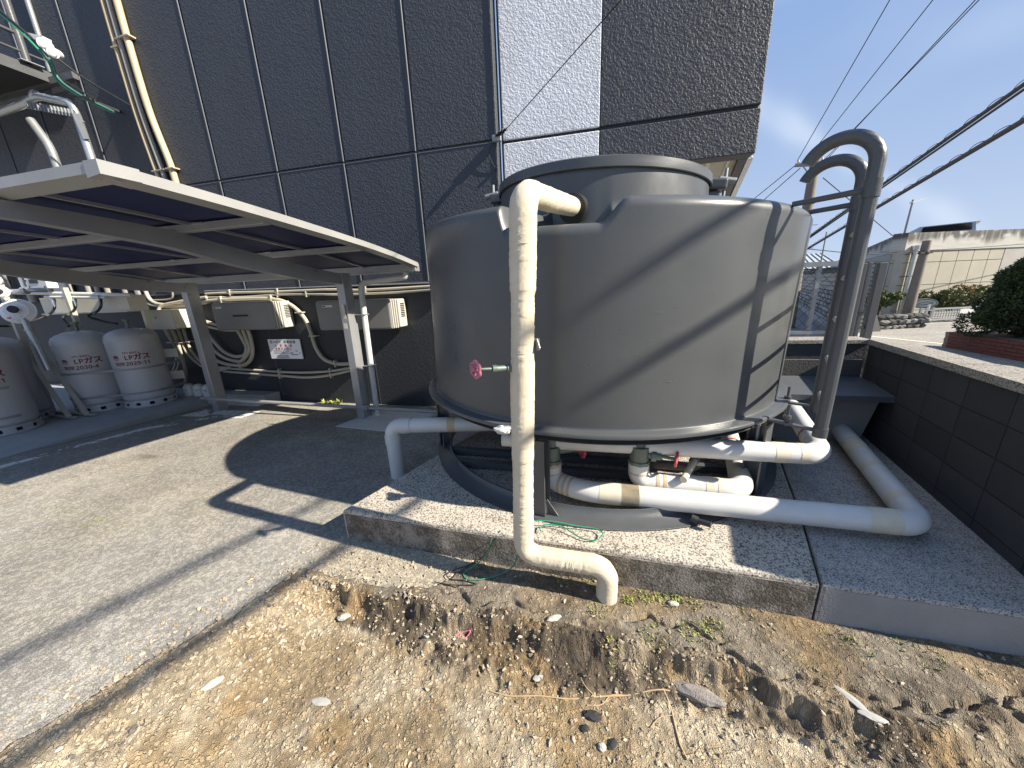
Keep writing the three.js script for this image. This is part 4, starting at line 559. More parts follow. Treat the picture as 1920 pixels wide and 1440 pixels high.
function makeCylinder(label, u, w, yb, face, date, group) {
  const r = 0.315, H = 1.20, t = thing('gas_cylinder', label, 'gas cylinder', V(u, yb, w), group), c = V(u, yb, w);
  add(t, 'shell', lathe([[0.001, 0.055], [0.2, 0.06], [0.28, 0.08], [r - 0.008, 0.125], [r, 0.15], [r, 0.152], [r + 0.002, 0.154], [r, 0.157], [r, 0.5], [r, 1.06], [r + 0.003, 1.064], [r, 1.07], [r - 0.008, 1.12], [r - 0.03, 1.165], [r - 0.08, 1.205], [r - 0.16, 1.235], [0.06, 1.25], [0.001, 1.25]], c, 72), mat.cylinder);
  const seg = []; for (let i = 0; i < 12; i++) { const a0 = i * 30 + 5, a1 = i * 30 + 25, pts = []; const n = 6; const g = []; for (let k = 0; k < n; k++) { const b0 = (a0 + (a1 - a0) * k / n) * Math.PI / 180, b1 = (a0 + (a1 - a0) * (k + 1) / n) * Math.PI / 180, P = (R, b, y) => V(u + R * Math.sin(b), yb + y, w + R * Math.cos(b)); g.push(hexa([P(r + 0.006, b0, 0.03), P(r - 0.004, b0, 0.03), P(r - 0.004, b1, 0.03), P(r + 0.006, b1, 0.03), P(r + 0.004, b0, 0.085), P(r - 0.006, b0, 0.085), P(r - 0.006, b1, 0.085), P(r + 0.004, b1, 0.085)])); } seg.push(...g); }
  add(t, 'foot_ring', mg([lathe([[r - 0.01, 0.0], [r + 0.018, 0.0], [r + 0.014, 0.034], [r - 0.002, 0.034]], c, 64), lathe([[r - 0.004, 0.08], [r + 0.006, 0.082], [r - 0.004, 0.11]], c, 64), ...seg]), mat.cylinder);
  add(t, 'valve', mg([cyl(V(u, yb + 1.25, w), V(u, yb + 1.36, w), 0.022, 0.022, 10), cyl(V(u, yb + 1.36, w), V(u, yb + 1.385, w), 0.045, 0.045, 8), cyl(V(u, yb + 1.30, w), V(u + 0.08, yb + 1.30, w - 0.05), 0.018, 0.018, 10)]), mat.brass);
  const tx = printTex(1024, 380, (x) => { x.fillStyle = x.strokeStyle = '#70091f'; x.font = 'bold 60px sans-serif'; x.fillText('FP1.8MPa', 330, 66); x.beginPath(); glyphs(x, '燃', 120, 92, 112, 13); glyphs(x, 'LPガス', 330, 80, 135, 22, 1.12); glyphs(x, '期限', 120, 250, 96, 9); x.font = 'bold 118px sans-serif'; x.fillText(date, 330, 342); });
  const span = 2.15, pg = new THREE.CylinderGeometry(r + 0.0015, r + 0.0015, span * r * 380 / 1024, 40, 1, true, -span / 2, span); pg.rotateY(face); pg.translate(c.x, yb + 0.79, c.z);
  const pm = new THREE.MeshStandardMaterial({ map: tx, transparent: true, alphaTest: 0.4, roughness: 0.5 }); add(t, 'lettering', pg, pm);
  return t;
}
const GC = 'gas cylinders under the carport'; // faces are turned towards the yard
makeCylinder('grey gas cylinder marked 2029-11, nearest the carport post', -7.27, 4.02, -0.012, 0.95, '2029-11', GC);
makeCylinder('grey gas cylinder marked 2030-4 between the pipe rack and the 2029-11 cylinder', -7.80, 3.70, -0.012, 1.02, '2030-4', GC);
makeCylinder('grey gas cylinder cut by the picture edge, standing in front of the pipe rack', -7.86, 2.70, -0.012, 1.25, '2029-11', GC);
makeCylinder('grey gas cylinder mostly hidden behind the one at the picture edge', -8.34, 3.02, -0.012, 1.15, '2030-4', GC);
for (const [y, n] of [[0.63, 'upper'], [0.24, 'lower']]) {
  const R = 0.321, path = []; const arc = (u, w, a0, a1) => { for (let i = 0; i <= 10; i++) { const a = mix(a0, a1, i / 10); path.push(V(u + R * Math.sin(a), y - 0.012, w - R * Math.cos(a))); } };
  path.push(V(-8.25, y + 0.02, 3.62)); arc(-7.80, 3.70, -0.35, 0.62); arc(-7.27, 4.02, 0.62, 1.9); path.push(V(-7.0, y, 4.4));
  solo('retaining_strap', 'flat grey ' + n + ' strap held round the two cylinders marked 2030-4 and 2029-11', 'strap', mg(path.slice(1).map((p, i) => bar(path[i], p, 0.004, 0.032))), mat.galvDull);
  const p2 = []; for (let i = 0; i <= 14; i++) { const a = mix(-0.9, 1.75, i / 14); p2.push(V(-7.86 + R * Math.sin(a), y - 0.02, 2.70 - R * Math.cos(a))); } p2.push(V(-7.98, y + 0.1, 3.05));
  solo('retaining_strap', 'flat grey ' + n + ' strap round the cylinder at the picture edge', 'strap', mg(p2.slice(1).map((p, i) => bar(p2[i], p, 0.004, 0.032))), mat.galvDull);
}
{ // pipe rack with regulators
  const t = thing('pipe_rack', 'ivory braced steel rack holding gas regulators between the cylinders', 'rack', V(-8.2, -0.012, 3.35));
  add(t, 'post', bar(V(-8.30, 0, 3.34), V(-8.30, 1.95, 3.34), 0.06, 0.06), mat.rack); add(t, 'post', bar(V(-8.26, 0, 3.95), V(-8.26, 1.9, 3.95), 0.06, 0.06), mat.rack);
  add(t, 'brace', bar(V(-7.62, 0.01, 3.20), V(-8.24, 0.88, 3.30), 0.055, 0.02, V(1, 0.6, 0)), mat.rack); add(t, 'brace', bar(V(-7.45, 0.01, 3.31), V(-8.20, 1.05, 3.42), 0.055, 0.02, V(1, 0.6, 0)), mat.rack);
  add(t, 'base_rail', mg([bar(V(-8.4, 0.012, 3.22), V(-7.5, 0.012, 3.20), 0.05, 0.02), bar(V(-8.4, 0.012, 3.36), V(-7.35, 0.012, 3.34), 0.05, 0.02)]), mat.rack);
  for (const y of [0.78, 0.40]) add(t, 'cross_rail', bar(V(-8.28, y, 3.62), V(-6.9, y, 4.36), 0.03, 0.14), mat.rack);
  add(t, 'diagonal', bar(V(-8.18, 0.42, 3.64), V(-7.9, 0.78, 3.80), 0.02, 0.09), mat.rack);
}
{
  const t = thing('gas_regulator', 'white round gas regulator on its grey riser pipe in front of the rack', 'regulator', V(-8.0, 0.62, 3.28));
  add(t, 'riser', mg([cyl(V(-7.80, 0.72, 3.26), V(-7.93, 1.50, 3.28), 0.038, 0.038, 18), ...[0.78, 0.95, 1.12, 1.3].map((y) => cyl(V(-7.80 - (y - 0.72) / 0.78 * 0.13, y, 3.265), V(-7.80 - (y + 0.012 - 0.72) / 0.78 * 0.13, y + 0.012, 3.265), 0.042, 0.042, 18))]), mat.galv);
  const ax = V(0.66, 0.25, -0.7).normalize(), c = V(-7.98, 1.57, 3.28), at = (s) => c.clone().addScaledVector(ax, s);
  add(t, 'diaphragm_case', mg([cyl(at(-0.05), at(-0.012), 0.13, 0.165, 32), cyl(at(-0.012), at(0.012), 0.175, 0.175, 32), cyl(at(0.012), at(0.05), 0.165, 0.12, 32), cyl(at(0.05), at(0.11), 0.045, 0.04, 20)]), M([0.68, 0.69, 0.70], 0.35, { map: null }));
  add(t, 'cap', cyl(at(0.11).add(V(0.02, 0, 0)), at(0.14).add(V(0.02, 0, 0)), 0.052, 0.048, 20), mat.black); add(t, 'red_label', box(-7.92, -7.86, 1.47, 1.50, 3.13, 3.14), mat.red);
  for (const [x, y, s] of [[-8.02, 1.83, 0.065], [-8.05, 1.99, 0.055]]) { const c2 = V(x, y, 3.22), a2 = (k) => c2.clone().addScaledVector(ax, k); add(t, 'small_regulator', mg([cyl(a2(-0.06), a2(0.02), s * 0.8, s * 1.3, 20), cyl(a2(0.02), a2(0.05), s * 1.3, s, 20)]), M([0.66, 0.67, 0.68], 0.35, { map: null })); add(t, 'cap', cyl(a2(0.05), a2(0.12), s * 0.62, s * 0.58, 18), mat.black); }
  add(t, 'outlet_pipe', mg([pipe([V(-8.2, 1.86, 3.25), V(-7.9, 1.84, 3.3), V(-7.74, 1.85, 3.36), V(-7.70, 1.85, 3.5)], 0.03, 0.05, { radial: 14 }), cyl(V(-7.80, 1.845, 3.32), V(-7.76, 1.848, 3.34), 0.05, 0.05, 18)]), mat.galv);
}
{
  const t = thing('gas_meter', 'white gas meter with a dark display and two chrome swan-neck pipes', 'gas meter', V(-8.8, 1.88, 4.0));
  add(t, 'meter_case', box(-9.08, -8.58, 1.905, 2.075, 3.92, 4.05, 0.012), M([0.62, 0.64, 0.67], 0.4)); add(t, 'display', box(-8.96, -8.76, 1.99, 2.055, 3.912, 3.921), mat.black); add(t, 'screw', mg([[-9.04, 2.04], [-9.0, 1.94], [-8.63, 1.93]].map(([u, y]) => cyl(V(u, y, 3.918), V(u, y, 3.91), 0.012, 0.012, 8))), mat.black);
  for (const u of [-9.25, -8.82]) add(t, 'swan_neck', pipe([V(u - 0.12, 1.86, 4.02), V(u - 0.12, 2.13, 4.02), V(u - 0.06, 2.19, 4.0), V(u + 0.08, 2.19, 4.0), V(u + 0.12, 2.10, 4.0), V(u + 0.12, 2.04, 4.0)], 0.032, 0.05, { radial: 16, step: 0.03 }), mat.chrome);
}
{
  const t = thing('gas_manifold', 'pale grey horizontal gas manifold pipe with black hoses above the cylinders', 'manifold', V(-8.4, 1.7, 4.05));
  add(t, 'manifold_pipe', cyl(V(-10.2, 1.9, 4.02), V(-6.95, 1.735, 4.02), 0.03, 0.03, 16), mat.pvc); add(t, 'manifold_pipe', cyl(V(-8.9, 1.775, 4.0), V(-7.5, 1.715, 4.0), 0.022, 0.022, 14), mat.pvc);
  for (const [u, e] of [[-8.21, [-8.0, 1.31, 3.72]], [-7.62, [-7.45, 1.31, 4.0]], [-8.72, [-8.5, 1.4, 3.1]]]) { add(t, 'hose', curve([V(u, 1.72, 4.0), V(u + 0.01, 1.60, 3.97), V(u - 0.03, 1.52, 3.93), V(u - 0.12, 1.45, 3.85), V((u + e[0]) / 2 - 0.12, 1.36, (3.9 + e[2]) / 2), V(...e)], 0.017, { radial: 10 }), mat.rubber); add(t, 'hose_tag', mg([bar(V(u + 0.02, 1.72, 3.97), V(u + 0.06, 1.60, 3.95), 0.005, 0.05)]), mat.blueTag); add(t, 'hose_ferrule', mg([cyl(V(u, 1.755, 4.0), V(u, 1.69, 3.995), 0.022, 0.022, 10), cyl(V(u - 0.075, 1.475, 3.89), V(u - 0.05, 1.50, 3.91), 0.021, 0.021, 10)]), mat.brass); }
}
solo('cable_trough', 'long ivory metal trough behind the gas hoses above the cylinders', 'trough', mg([hexa([V(-9.3, 1.50, 4.10), V(-7.23, 1.50, 4.10), V(-7.15, 1.50, 4.30), V(-9.3, 1.50, 4.30), V(-9.3, 1.765, 4.10), V(-7.23, 1.745, 4.10), V(-7.15, 1.745, 4.30), V(-9.3, 1.765, 4.30)]), box(-9.3, -7.24, 1.485, 1.505, 4.06, 4.3), box(-7.22, -7.16, 0.9, 1.50, 4.22, 4.28)]), mat.ivory);
// ================= THINGS ON THE BUILDING WALL =================
function inverter(label, u0, u1, y0, y1, lx) {
  const t = thing('power_inverter', label, 'inverter', V((u0 + u1) / 2, y0, 4.83));
  add(t, 'front_cover', box(u0, u1 - 0.05, y0, y1, 4.53, 4.60, 0.035), mat.inverter);
  addEach(t, 'side_rib', [0, 1, 2].map((i) => box(u0 + 0.01, u1 - 0.036 + i * 0.018, y0 + 0.012, y1 - 0.008, 4.555 + i * 0.026, 4.574 + i * 0.026, 0.012)), mat.inverterSide);
  add(t, 'case', box(u0 + 0.02, u1 + 0.035, y0 + 0.02, y1 - 0.012, 4.62, 4.825, 0.02), mat.inverterSide);
  const v = []; for (let i = 0; i < 5; i++) for (let j = 0; j < 8; j++) v.push(box(u1 + 0.0345, u1 + 0.039, y1 - 0.09 - j * 0.026, y1 - 0.074 - j * 0.026, 4.665 + i * 0.022, 4.681 + i * 0.022)); add(t, 'vent', mg(v), mat.black);
  add(t, 'badge', mg([box(lx, lx + 0.17, y1 - 0.095, y1 - 0.065, 4.5275, 4.531)]), mat.paintWhite); add(t, 'badge_mark', box(lx + 0.008, lx + 0.05, y1 - 0.088, y1 - 0.072, 4.5265, 4.528), mat.wire);
  return t;
}
{ const a = inverter('long grey wall inverter with a slot display beside the middle of the carport', -6.16, -4.88, 1.115, 1.565, -6.11); add(a, 'slot_display', box(-5.74, -5.43, 1.335, 1.365, 4.5265, 4.531), mat.black); }
inverter('long grey wall inverter partly behind the carport post nearest the tank', -4.13, -2.82, 1.09, 1.53, -4.0);
{ // sign board
  const t = printTex(640, 330, (x, w, h) => { x.fillStyle = '#eef0f4'; x.fillRect(0, 0, w, h); x.strokeStyle = x.fillStyle = '#b3162a'; x.lineWidth = 5; x.beginPath(); x.arc(62, 44, 27, 0, 7); x.stroke(); glyphs(x, '燃', 44, 26, 36, 4.5); x.strokeStyle = x.fillStyle = '#7a2038'; glyphs(x, 'LPガス', 104, 20, 46, 7.5, 1.1); x.strokeStyle = x.fillStyle = '#232a44'; glyphs(x, '貯蔵設備', 318, 20, 50, 6.5, 1.2); x.strokeStyle = '#b3162a'; glyphs(x, '火気厳禁', 120, 84, 46, 6.5, 2.2); glyphs(x, '無断立入禁止', 122, 138, 42, 5.5, 1.36); x.strokeStyle = x.fillStyle = '#333a55'; const dash = (X, Y, n, s) => { for (let i = 0; i < n; i++) { x.lineWidth = 3; x.strokeRect(X + i * s * 1.15, Y + 2, s * 0.8, s * 0.8); x.beginPath(); x.moveTo(X + i * s * 1.15, Y + s * 0.5); x.lineTo(X + i * s * 1.15 + s * 0.8, Y + s * 0.4); x.moveTo(X + i * s * 1.15 + s * 0.4, Y); x.lineTo(X + i * s * 1.15 + s * 0.4, Y + s * 0.9); x.stroke(); } }; dash(86, 188, 7, 20); x.font = 'italic bold 26px sans-serif'; x.fillText('2000', 330, 208); dash(520, 190, 2, 18); dash(80, 222, 5, 24); glyphs(x, 'ガス', 330, 222, 24, 3.5); dash(230, 224, 4, 20); dash(400, 224, 3, 20); dash(590, 224, 1, 24); dash(430, 252, 7, 17); dash(120, 270, 11, 19); dash(120, 298, 13, 17); });
  const o = thing('warning_sign', 'white rectangular warning sign with red and black writing on the dark wall', 'sign', V(-5.14, 0.59, 4.83)), g = box(-5.475, -4.815, 0.588, 0.925, 4.808, 4.824); add(o, 'sign_plate', g, mat.paintWhite);
  const f = new THREE.PlaneGeometry(0.656, 0.333); f.translate(-5.145, 0.7565, -4.8065); add(o, 'sign_face', f, new THREE.MeshStandardMaterial({ map: t, roughness: 0.4 }));
}
{ const t = thing('junction_box', 'ivory square junction box with conduits running out beside the gas cylinders', 'junction box', V(-7.3, 1.16, 4.7)); add(t, 'box_case', box(-7.60, -6.92, 1.165, 1.485, 4.46, 4.80, 0.012), mat.ivory); add(t, 'box_lid', box(-7.605, -6.915, 1.16, 1.49, 4.44, 4.462, 0.008), mat.inverterSide); add(t, 'screw', mg([cyl(V(-7.3, 1.36, 4.44), V(-7.3, 1.36, 4.432), 0.02, 0.02, 10)]), mat.galvDull); }
const CW = 'conduits clipped to the dark wall';
function conduit(label, pts, r, m, clips = []) { const t = thing('conduit', label, 'conduit', V(pts[0][0], pts[0][1], 4.83)); const P = vs(pts); add(t, 'conduit_pipe', curve(P, r, { radial: 12, n: pts.length * 8 }), m); for (const [u, y, vert] of clips) add(t, 'clip', vert ? box(u - r - 0.03, u + r + 0.05, y - 0.01, y + 0.01, pts[0][2] - r - 0.006, 4.829, 0.003) : box(u - 0.012, u + 0.012, y - r - 0.025, y + r + 0.03, pts[0][2] - r - 0.006, 4.829, 0.003), m); return t; }
conduit('topmost of the cream conduits running level above the wall inverters', [[-6.54, 1.72, 4.79], [-6.05, 1.72, 4.79], [-5.01, 1.7, 4.79], [-3.95, 1.69, 4.79], [-3.53, 1.665, 4.79], [-2.0, 1.675, 4.79]], 0.021, mat.conduit, [[-6.0, 1.72], [-5.02, 1.70], [-3.4, 1.665]]);
conduit('second cream conduit running level above the wall inverters', [[-6.55, 1.66, 4.79], [-5.71, 1.64, 4.79], [-5.04, 1.655, 4.79], [-4.48, 1.64, 4.79], [-3.94, 1.62, 4.79], [-2.97, 1.61, 4.79], [-2.0, 1.635, 4.79]], 0.02, mat.conduit, [[-4.48, 1.64], [-5.04, 1.655]]);
conduit('thick cream conduit curving down between the two wall inverters', [[-6.55, 1.6, 4.78], [-6.19, 1.61, 4.78], [-5.16, 1.59, 4.78], [-4.91, 1.53, 4.78], [-4.73, 1.42, 4.78], [-4.59, 1.24, 4.78], [-4.53, 1.02, 4.78], [-4.49, 0.78, 4.78], [-4.38, 0.6, 4.78], [-4.16, 0.52, 4.78], [-3.8, 0.525, 4.78]], 0.031, mat.conduit, [[-6.2, 1.61], [-5.16, 1.59], [-4.68, 1.36, 1], [-4.5, 0.98, 1], [-4.16, 0.52]]);
solo('thin_conduit', 'thin grey conduit along the top of the plinth over the cream conduits', 'conduit', curve(vs([[-6.55, 1.765, 4.79], [-4.63, 1.745, 4.79], [-2.0, 1.715, 4.79]]), 0.010), mat.galvDull);
conduit('upper of two cream conduits sagging below the warning sign', [[-6.6, 0.41, 4.79], [-5.84, 0.38, 4.79], [-5.34, 0.36, 4.79], [-4.83, 0.355, 4.79], [-4.28, 0.39, 4.79], [-3.78, 0.47, 4.79]], 0.021, mat.conduit, [[-5.35, 0.36], [-4.3, 0.39]]);
conduit('lower of two cream conduits sagging below the warning sign', [[-6.6, 0.35, 4.79], [-5.86, 0.31, 4.79], [-5.36, 0.29, 4.79], [-4.79, 0.27, 4.79], [-4.37, 0.31, 4.79], [-3.78, 0.43, 4.79]], 0.022, mat.conduit, [[-5.36, 0.29], [-4.3, 0.32]]);
const U = [[[-5.75, 1.12, 4.73], [-5.73, 0.92, 4.73], [-5.76, 0.72, 4.73], [-5.85, 0.58, 4.73], [-6.01, 0.49, 4.73], [-6.24, 0.48, 4.73], [-6.6, 0.56, 4.73], [-6.9, 0.85, 4.73]], [[-5.86, 1.12, 4.73], [-5.82, 0.92, 4.73], [-5.81, 0.78, 4.73], [-5.9, 0.66, 4.73], [-6.06, 0.56, 4.73], [-6.21, 0.56, 4.73], [-6.5, 0.66, 4.73], [-6.85, 1.05, 4.73]], [[-5.98, 1.12, 4.73], [-5.9, 0.92, 4.73], [-5.87, 0.8, 4.73], [-5.95, 0.67, 4.73], [-6.08, 0.64, 4.73], [-6.18, 0.64, 4.73], [-6.4, 0.73, 4.73], [-6.7, 1.1, 4.73]]];
['outermost', 'middle', 'innermost'].forEach((n, i) => conduit(n + ' of three cream conduits looping out below the slot-display inverter', U[i], 0.03, mat.conduit, i === 0 ? [[-6.1, 0.49]] : []));
const JB = [[[-7.6, 1.17, 4.70], [-7.55, 0.96, 4.72], [-7.5, 0.83, 4.73], [-7.52, 0.68, 4.73], [-7.6, 0.52, 4.73], [-7.75, 0.35, 4.73], [-8.07, 0.23, 4.73]], [[-7.52, 1.17, 4.68], [-7.47, 0.87, 4.70], [-7.44, 0.68, 4.70], [-7.5, 0.48, 4.70], [-7.7, 0.3, 4.70], [-8.0, 0.16, 4.70]], [[-7.40, 1.17, 4.68], [-7.38, 0.96, 4.70], [-7.38, 0.68, 4.70], [-7.38, 0.4, 4.70], [-7.45, 0.2, 4.70], [-7.48, 0.0, 4.68]], [[-7.38, 1.17, 4.77], [-7.36, 0.86, 4.77], [-7.32, 0.7, 4.77], [-7.2, 0.55, 4.77], [-7.0, 0.42, 4.77], [-6.72, 0.37, 4.77], [-6.5, 0.40, 4.78]], [[-7.25, 1.17, 4.77], [-7.24, 0.9, 4.77], [-7.2, 0.73, 4.77], [-7.08, 0.56, 4.77], [-6.92, 0.46, 4.77], [-6.6, 0.42, 4.77], [-6.4, 0.42, 4.78]]];
['first', 'second', 'third', 'fourth', 'fifth'].forEach((n, i) => conduit(n + ' cream conduit dropping out of the junction box, counted from the cylinders', JB[i], 0.027, mat.conduit, [[JB[i][1][0], 0.9, 1]]));
[[1.26, 'upper'], [1.19, 'lower']].forEach(([y, n]) => conduit(n + ' of two short conduits leaving the junction box side towards the inverter', [[-6.93, y, 4.70], [-6.8, y, 4.72], [-6.65, y - 0.02, 4.74], [-6.3, y - 0.09, 4.75], [-6.05, y - 0.1, 4.76]], 0.022, mat.conduit));
conduit('cream conduit bending down behind the junction box, nearest the cylinders', [[-8.0, 2.3, 4.78], [-8.06, 1.82, 4.78], [-8.01, 1.67, 4.78], [-7.88, 1.58, 4.78], [-7.7, 1.55, 4.78], [-7.41, 1.53, 4.78], [-7.09, 1.53, 4.78], [-6.5, 1.58, 4.78]], 0.027, mat.conduit);
conduit('cream conduit bending level above the junction box beside its twin', [[-7.83, 2.3, 4.78], [-7.90, 1.82, 4.78], [-7.86, 1.68, 4.78], [-7.74, 1.60, 4.78], [-7.53, 1.565, 4.78], [-7.25, 1.55, 4.78], [-6.96, 1.555, 4.78], [-6.5, 1.61, 4.78]], 0.03, mat.conduit, [[-7.86, 1.9, 1]]);
conduit('cream conduit sweeping up from the junction box to the wall top run', [[-7.6, 1.48, 4.70], [-7.55, 1.54, 4.72], [-7.42, 1.575, 4.73], [-7.17, 1.60, 4.73], [-6.91, 1.63, 4.74], [-6.5, 1.665, 4.76]], 0.026, mat.conduit);
conduit('cream conduit crossing down from the junction box behind the carport post', [[-7.6, 1.53, 4.78], [-7.34, 1.51, 4.78], [-7.13, 1.45, 4.78], [-6.9, 1.33, 4.78], [-6.5, 1.2, 4.78]], 0.026, mat.conduit);
conduit('thin grey conduit bent in a hook above the junction box', [[-7.29, 2.1, 4.79], [-7.28, 1.80, 4.79], [-7.32, 1.69, 4.79], [-7.42, 1.66, 4.79], [-7.85, 1.655, 4.79]], 0.015, mat.conduitGrey);
const VC = [[-6.975, -6.86, 0.031, mat.conduitWarm], [-6.866, -6.73, 0.034, mat.conduitGrey], [-6.715, -6.53, 0.045, mat.conduitWarm]];  // middle conduit is beige; its half shade is set as a grey colour
['slimmest', 'shade-greyed middle', 'thickest'].forEach((n, i) => { const [ut, ub, r, m] = VC[i]; conduit(n + ' of three tall conduits climbing the dark wall', [[ut + 0.02, 9, 4.78], [ut, 5.8, 4.78], [ut + 0.005, 5.3, 4.78], [ut + (ub - ut) * 0.25, 4.4, 4.78], [ub - 0.02, 3.75, 4.78], [ub, 3.58, 4.78], [ub, 2.2, 4.78]], r, m, [[ut + 0.005, 5.33 - (i === 0 ? 0.08 : 0), 1], [ub, 3.62, 1]]); });
const wp = [[-11.57, 0.07], [-10.96, 0.06], [-10.33, 0.06], [-9.80, 0.05], [-9.28, 0.05], [-9.10, 0.035], [-8.77, 0.055], [-8.33, 0.055], [-8.05, 0.05]];
const wn = ['at the picture edge', 'beside the chrome swan necks', 'behind the gas meter', 'behind the meter board', 'in the middle of the row', 'slim cream one', 'next to the slim cream one', 'second from the junction box', 'galvanised one nearest the junction box'];
wp.forEach(([u, r], i) => solo('wall_pipe', (i === 5 ? 'slim cream vertical pipe in the row on the wall behind the manifold' : 'grey vertical wall pipe behind the manifold, ' + wn[i]), 'pipe', cyl(V(u, 1.72, 4.83 - r - 0.02), V(u, 3.6, 4.83 - r - 0.02), r, r, 16), i === 5 ? mat.conduit : i === 8 ? mat.galv : mat.conduitGrey));
solo('meter_board', 'flat grey board on the wall behind the gas meter', 'board', box(-10.2, -9.82, 1.75, 2.6, 4.72, 4.80, 0.008), mat.inverterSide);
['first', 'second', 'third'].forEach((n, i) => { const u = [-7.05, -6.83, -6.62][i], c = V(u, -0.012, 4.46); solo('vent_cap', n + ' small white domed vent cap on the kerb, counted from the cylinders', 'vent cap', mg([lathe([[0.082, 0], [0.084, 0.13], [0.074, 0.17], [0.045, 0.20], [0.001, 0.21]], c, 32), lathe([[0.088, 0.07], [0.088, 0.085], [0.083, 0.085]], c, 32), box(u + 0.02, u + 0.06, 0.09, 0.12, 4.36, 4.378)]), mat.white); });
solo('stone_step', 'low pale rounded concrete block on the ground beside the middle post', 'concrete block', box(-6.35, -5.55, -0.25, -0.03, 4.42, 4.78, 0.05), M([0.58, 0.57, 0.53], 0.9, { bumpMap: rep(concreteB, 0.5), bumpScale: 0.002 }));
{ // wire anchor on the wall and the wire stretched up from it
  const t = thing('wall_anchor', 'small dark wire anchor bolted on the trim beside the white panel', 'anchor', V(-1.25, 3.35, 4.8)); add(t, 'anchor_plate', box(-1.30, -1.19, 3.355, 3.425, 4.76, 4.82, 0.006), mat.galvDull); add(t, 'insulator', mg([cyl(V(-1.25, 3.41, 4.77), V(-1.10, 3.44, 4.70), 0.016, 0.016, 10), cyl(V(-1.20, 3.42, 4.745), V(-1.18, 3.424, 4.735), 0.026, 0.026, 10), cyl(V(-1.16, 3.428, 4.725), V(-1.14, 3.432, 4.716), 0.026, 0.026, 10)]), mat.black); add(t, 'tail_wire', curve(vs([[-1.28, 3.36, 4.79], [-1.36, 3.27, 4.80], [-1.33, 3.15, 4.81], [-1.29, 3.08, 4.82]]), 0.004), mat.wire); add(t, 'wall_plug', cyl(V(-1.28, 3.07, 4.80), V(-1.28, 3.07, 4.84), 0.02, 0.02, 8), mat.black);
  solo('guy_wire', 'thin dark wire slanting across the white panel from the wall anchor', 'wire', cyl(V(-1.10, 3.44, 4.70), V(1.85, 4.36, 2.30), 0.0045, 0.0045, 8), mat.wire);
}
// ================= STEEL STAIR LANDING (upper corner) =================
{
  const t = thing('stair_landing', 'dark steel stair landing with pipe railings high on the wall', 'stair landing', V(-9, 4.4, 4.3));
  add(t, 'edge_channel', bar(V(-8.5, 5.11, 2.6), V(-8.5, 5.11, 4.81), 0.02, 0.15), mat.steel);
  add(t, 'platform', box(-12, -8.52, 5.04, 5.07, 2.6, 4.81), mat.dark);
  add(t, 'support_beam', bar(V(-12, 5.06, 4.77), V(-7.95, 5.055, 4.77), 0.07, 0.09), mat.steel);
  add(t, 'rail_post', cyl(V(-8.5, 5.19, 4.56), V(-8.5, 7.4, 4.56), 0.045, 0.045, 18), mat.steel); add(t, 'rail_post', cyl(V(-8.5, 5.19, 4.80), V(-8.5, 7.4, 4.80), 0.034, 0.034, 18), mat.galvDull);
  for (const [y, r] of [[5.56, 0.026], [5.33, 0.018]]) add(t, 'rail', cyl(V(-8.5, y, 2.6), V(-8.5, y, 4.82), r, r, 12), mat.steel);
  add(t, 'base_plate', box(-8.6, -8.42, 5.19, 5.205, 4.46, 4.70, 0.004), mat.galvDull);
}
{ const t = thing('spotlight', 'white twin-headed spotlight on the stair railing end', 'lamp', V(-7.4, 5.0, 4.2)); add(t, 'lamp_bracket', bar(V(-7.62, 5.18, 4.2), V(-7.35, 5.10, 4.22), 0.09, 0.06), mat.white); for (const [u, y] of [[-7.30, 5.02], [-7.17, 4.90]]) add(t, 'lamp_head', mg([cyl(V(u - 0.08, y + 0.04, 4.24), V(u, y, 4.14), 0.05, 0.062, 18), cyl(V(u, y, 4.14), V(u + 0.005, y - 0.003, 4.13), 0.045, 0.045, 16)]), M([0.72, 0.72, 0.72], 0.4, { map: null })); }
solo('dish_aerial', 'small dark bracket lamp jutting from the wall under the stair landing', 'lamp', mg([bar(V(-7.40, 4.54, 4.34), V(-7.04, 4.43, 4.34), 0.07, 0.03), bar(V(-7.48, 4.72, 4.34), V(-7.02, 4.44, 4.34), 0.018, 0.018), bar(V(-7.3, 4.5, 4.82), V(-7.25, 4.5, 4.34), 0.03, 0.03)]), mat.dark);
[['bright green cable dangling from the stair rail', 0, mat.green], ['dark green cable dangling beside the bright one', 0.05, M([0.05, 0.14, 0.11], 0.5, { map: null })], ['black cable crossing the stair railing', 0.11, mat.wire]].forEach(([n, o, m], i) => solo('cable', n, 'cable', curve(vs(i === 2 ? [[-8.6, 6.15, 4.1], [-7.95, 5.6, 4.05], [-7.45, 5.05, 4.2], [-7.25, 4.78, 4.4], [-6.75, 4.42, 4.6]] : [[-8.55, 6.1 + o, 4.1], [-7.95, 5.55 + o, 4.06], [-7.55, 5.1, 4.15 + o], [-7.42 + o, 4.86, 4.2], [-7.42 + o, 4.68, 4.22], [-7.25 + o, 4.5, 4.3], [-7.0 + o, 4.33, 4.5]]), 0.014), m));
{ const t = thing('galvanised_pipe', 'bright galvanised pipe bending down to the carport roof beside the wall', 'pipe', V(-7.1, 3.4, 4.3)); add(t, 'pipe_run', pipe([V(-11, 4.45, 4.35), V(-8.36, 4.55, 4.3), V(-8.05, 4.60, 4.3), V(-7.42, 4.42, 4.3), V(-7.38, 4.28, 4.3), V(-7.29, 2.0, 4.3)], 0.05, 0.10, { radial: 18 }), mat.galv); add(t, 'pipe_tie', mg([cyl(V(-7.372, 4.20, 4.3), V(-7.37, 4.175, 4.3), 0.056, 0.056, 16), cyl(V(-8.12, 4.6, 4.3), V(-8.05, 4.63, 4.3), 0.058, 0.058, 16)]), mat.galv); }
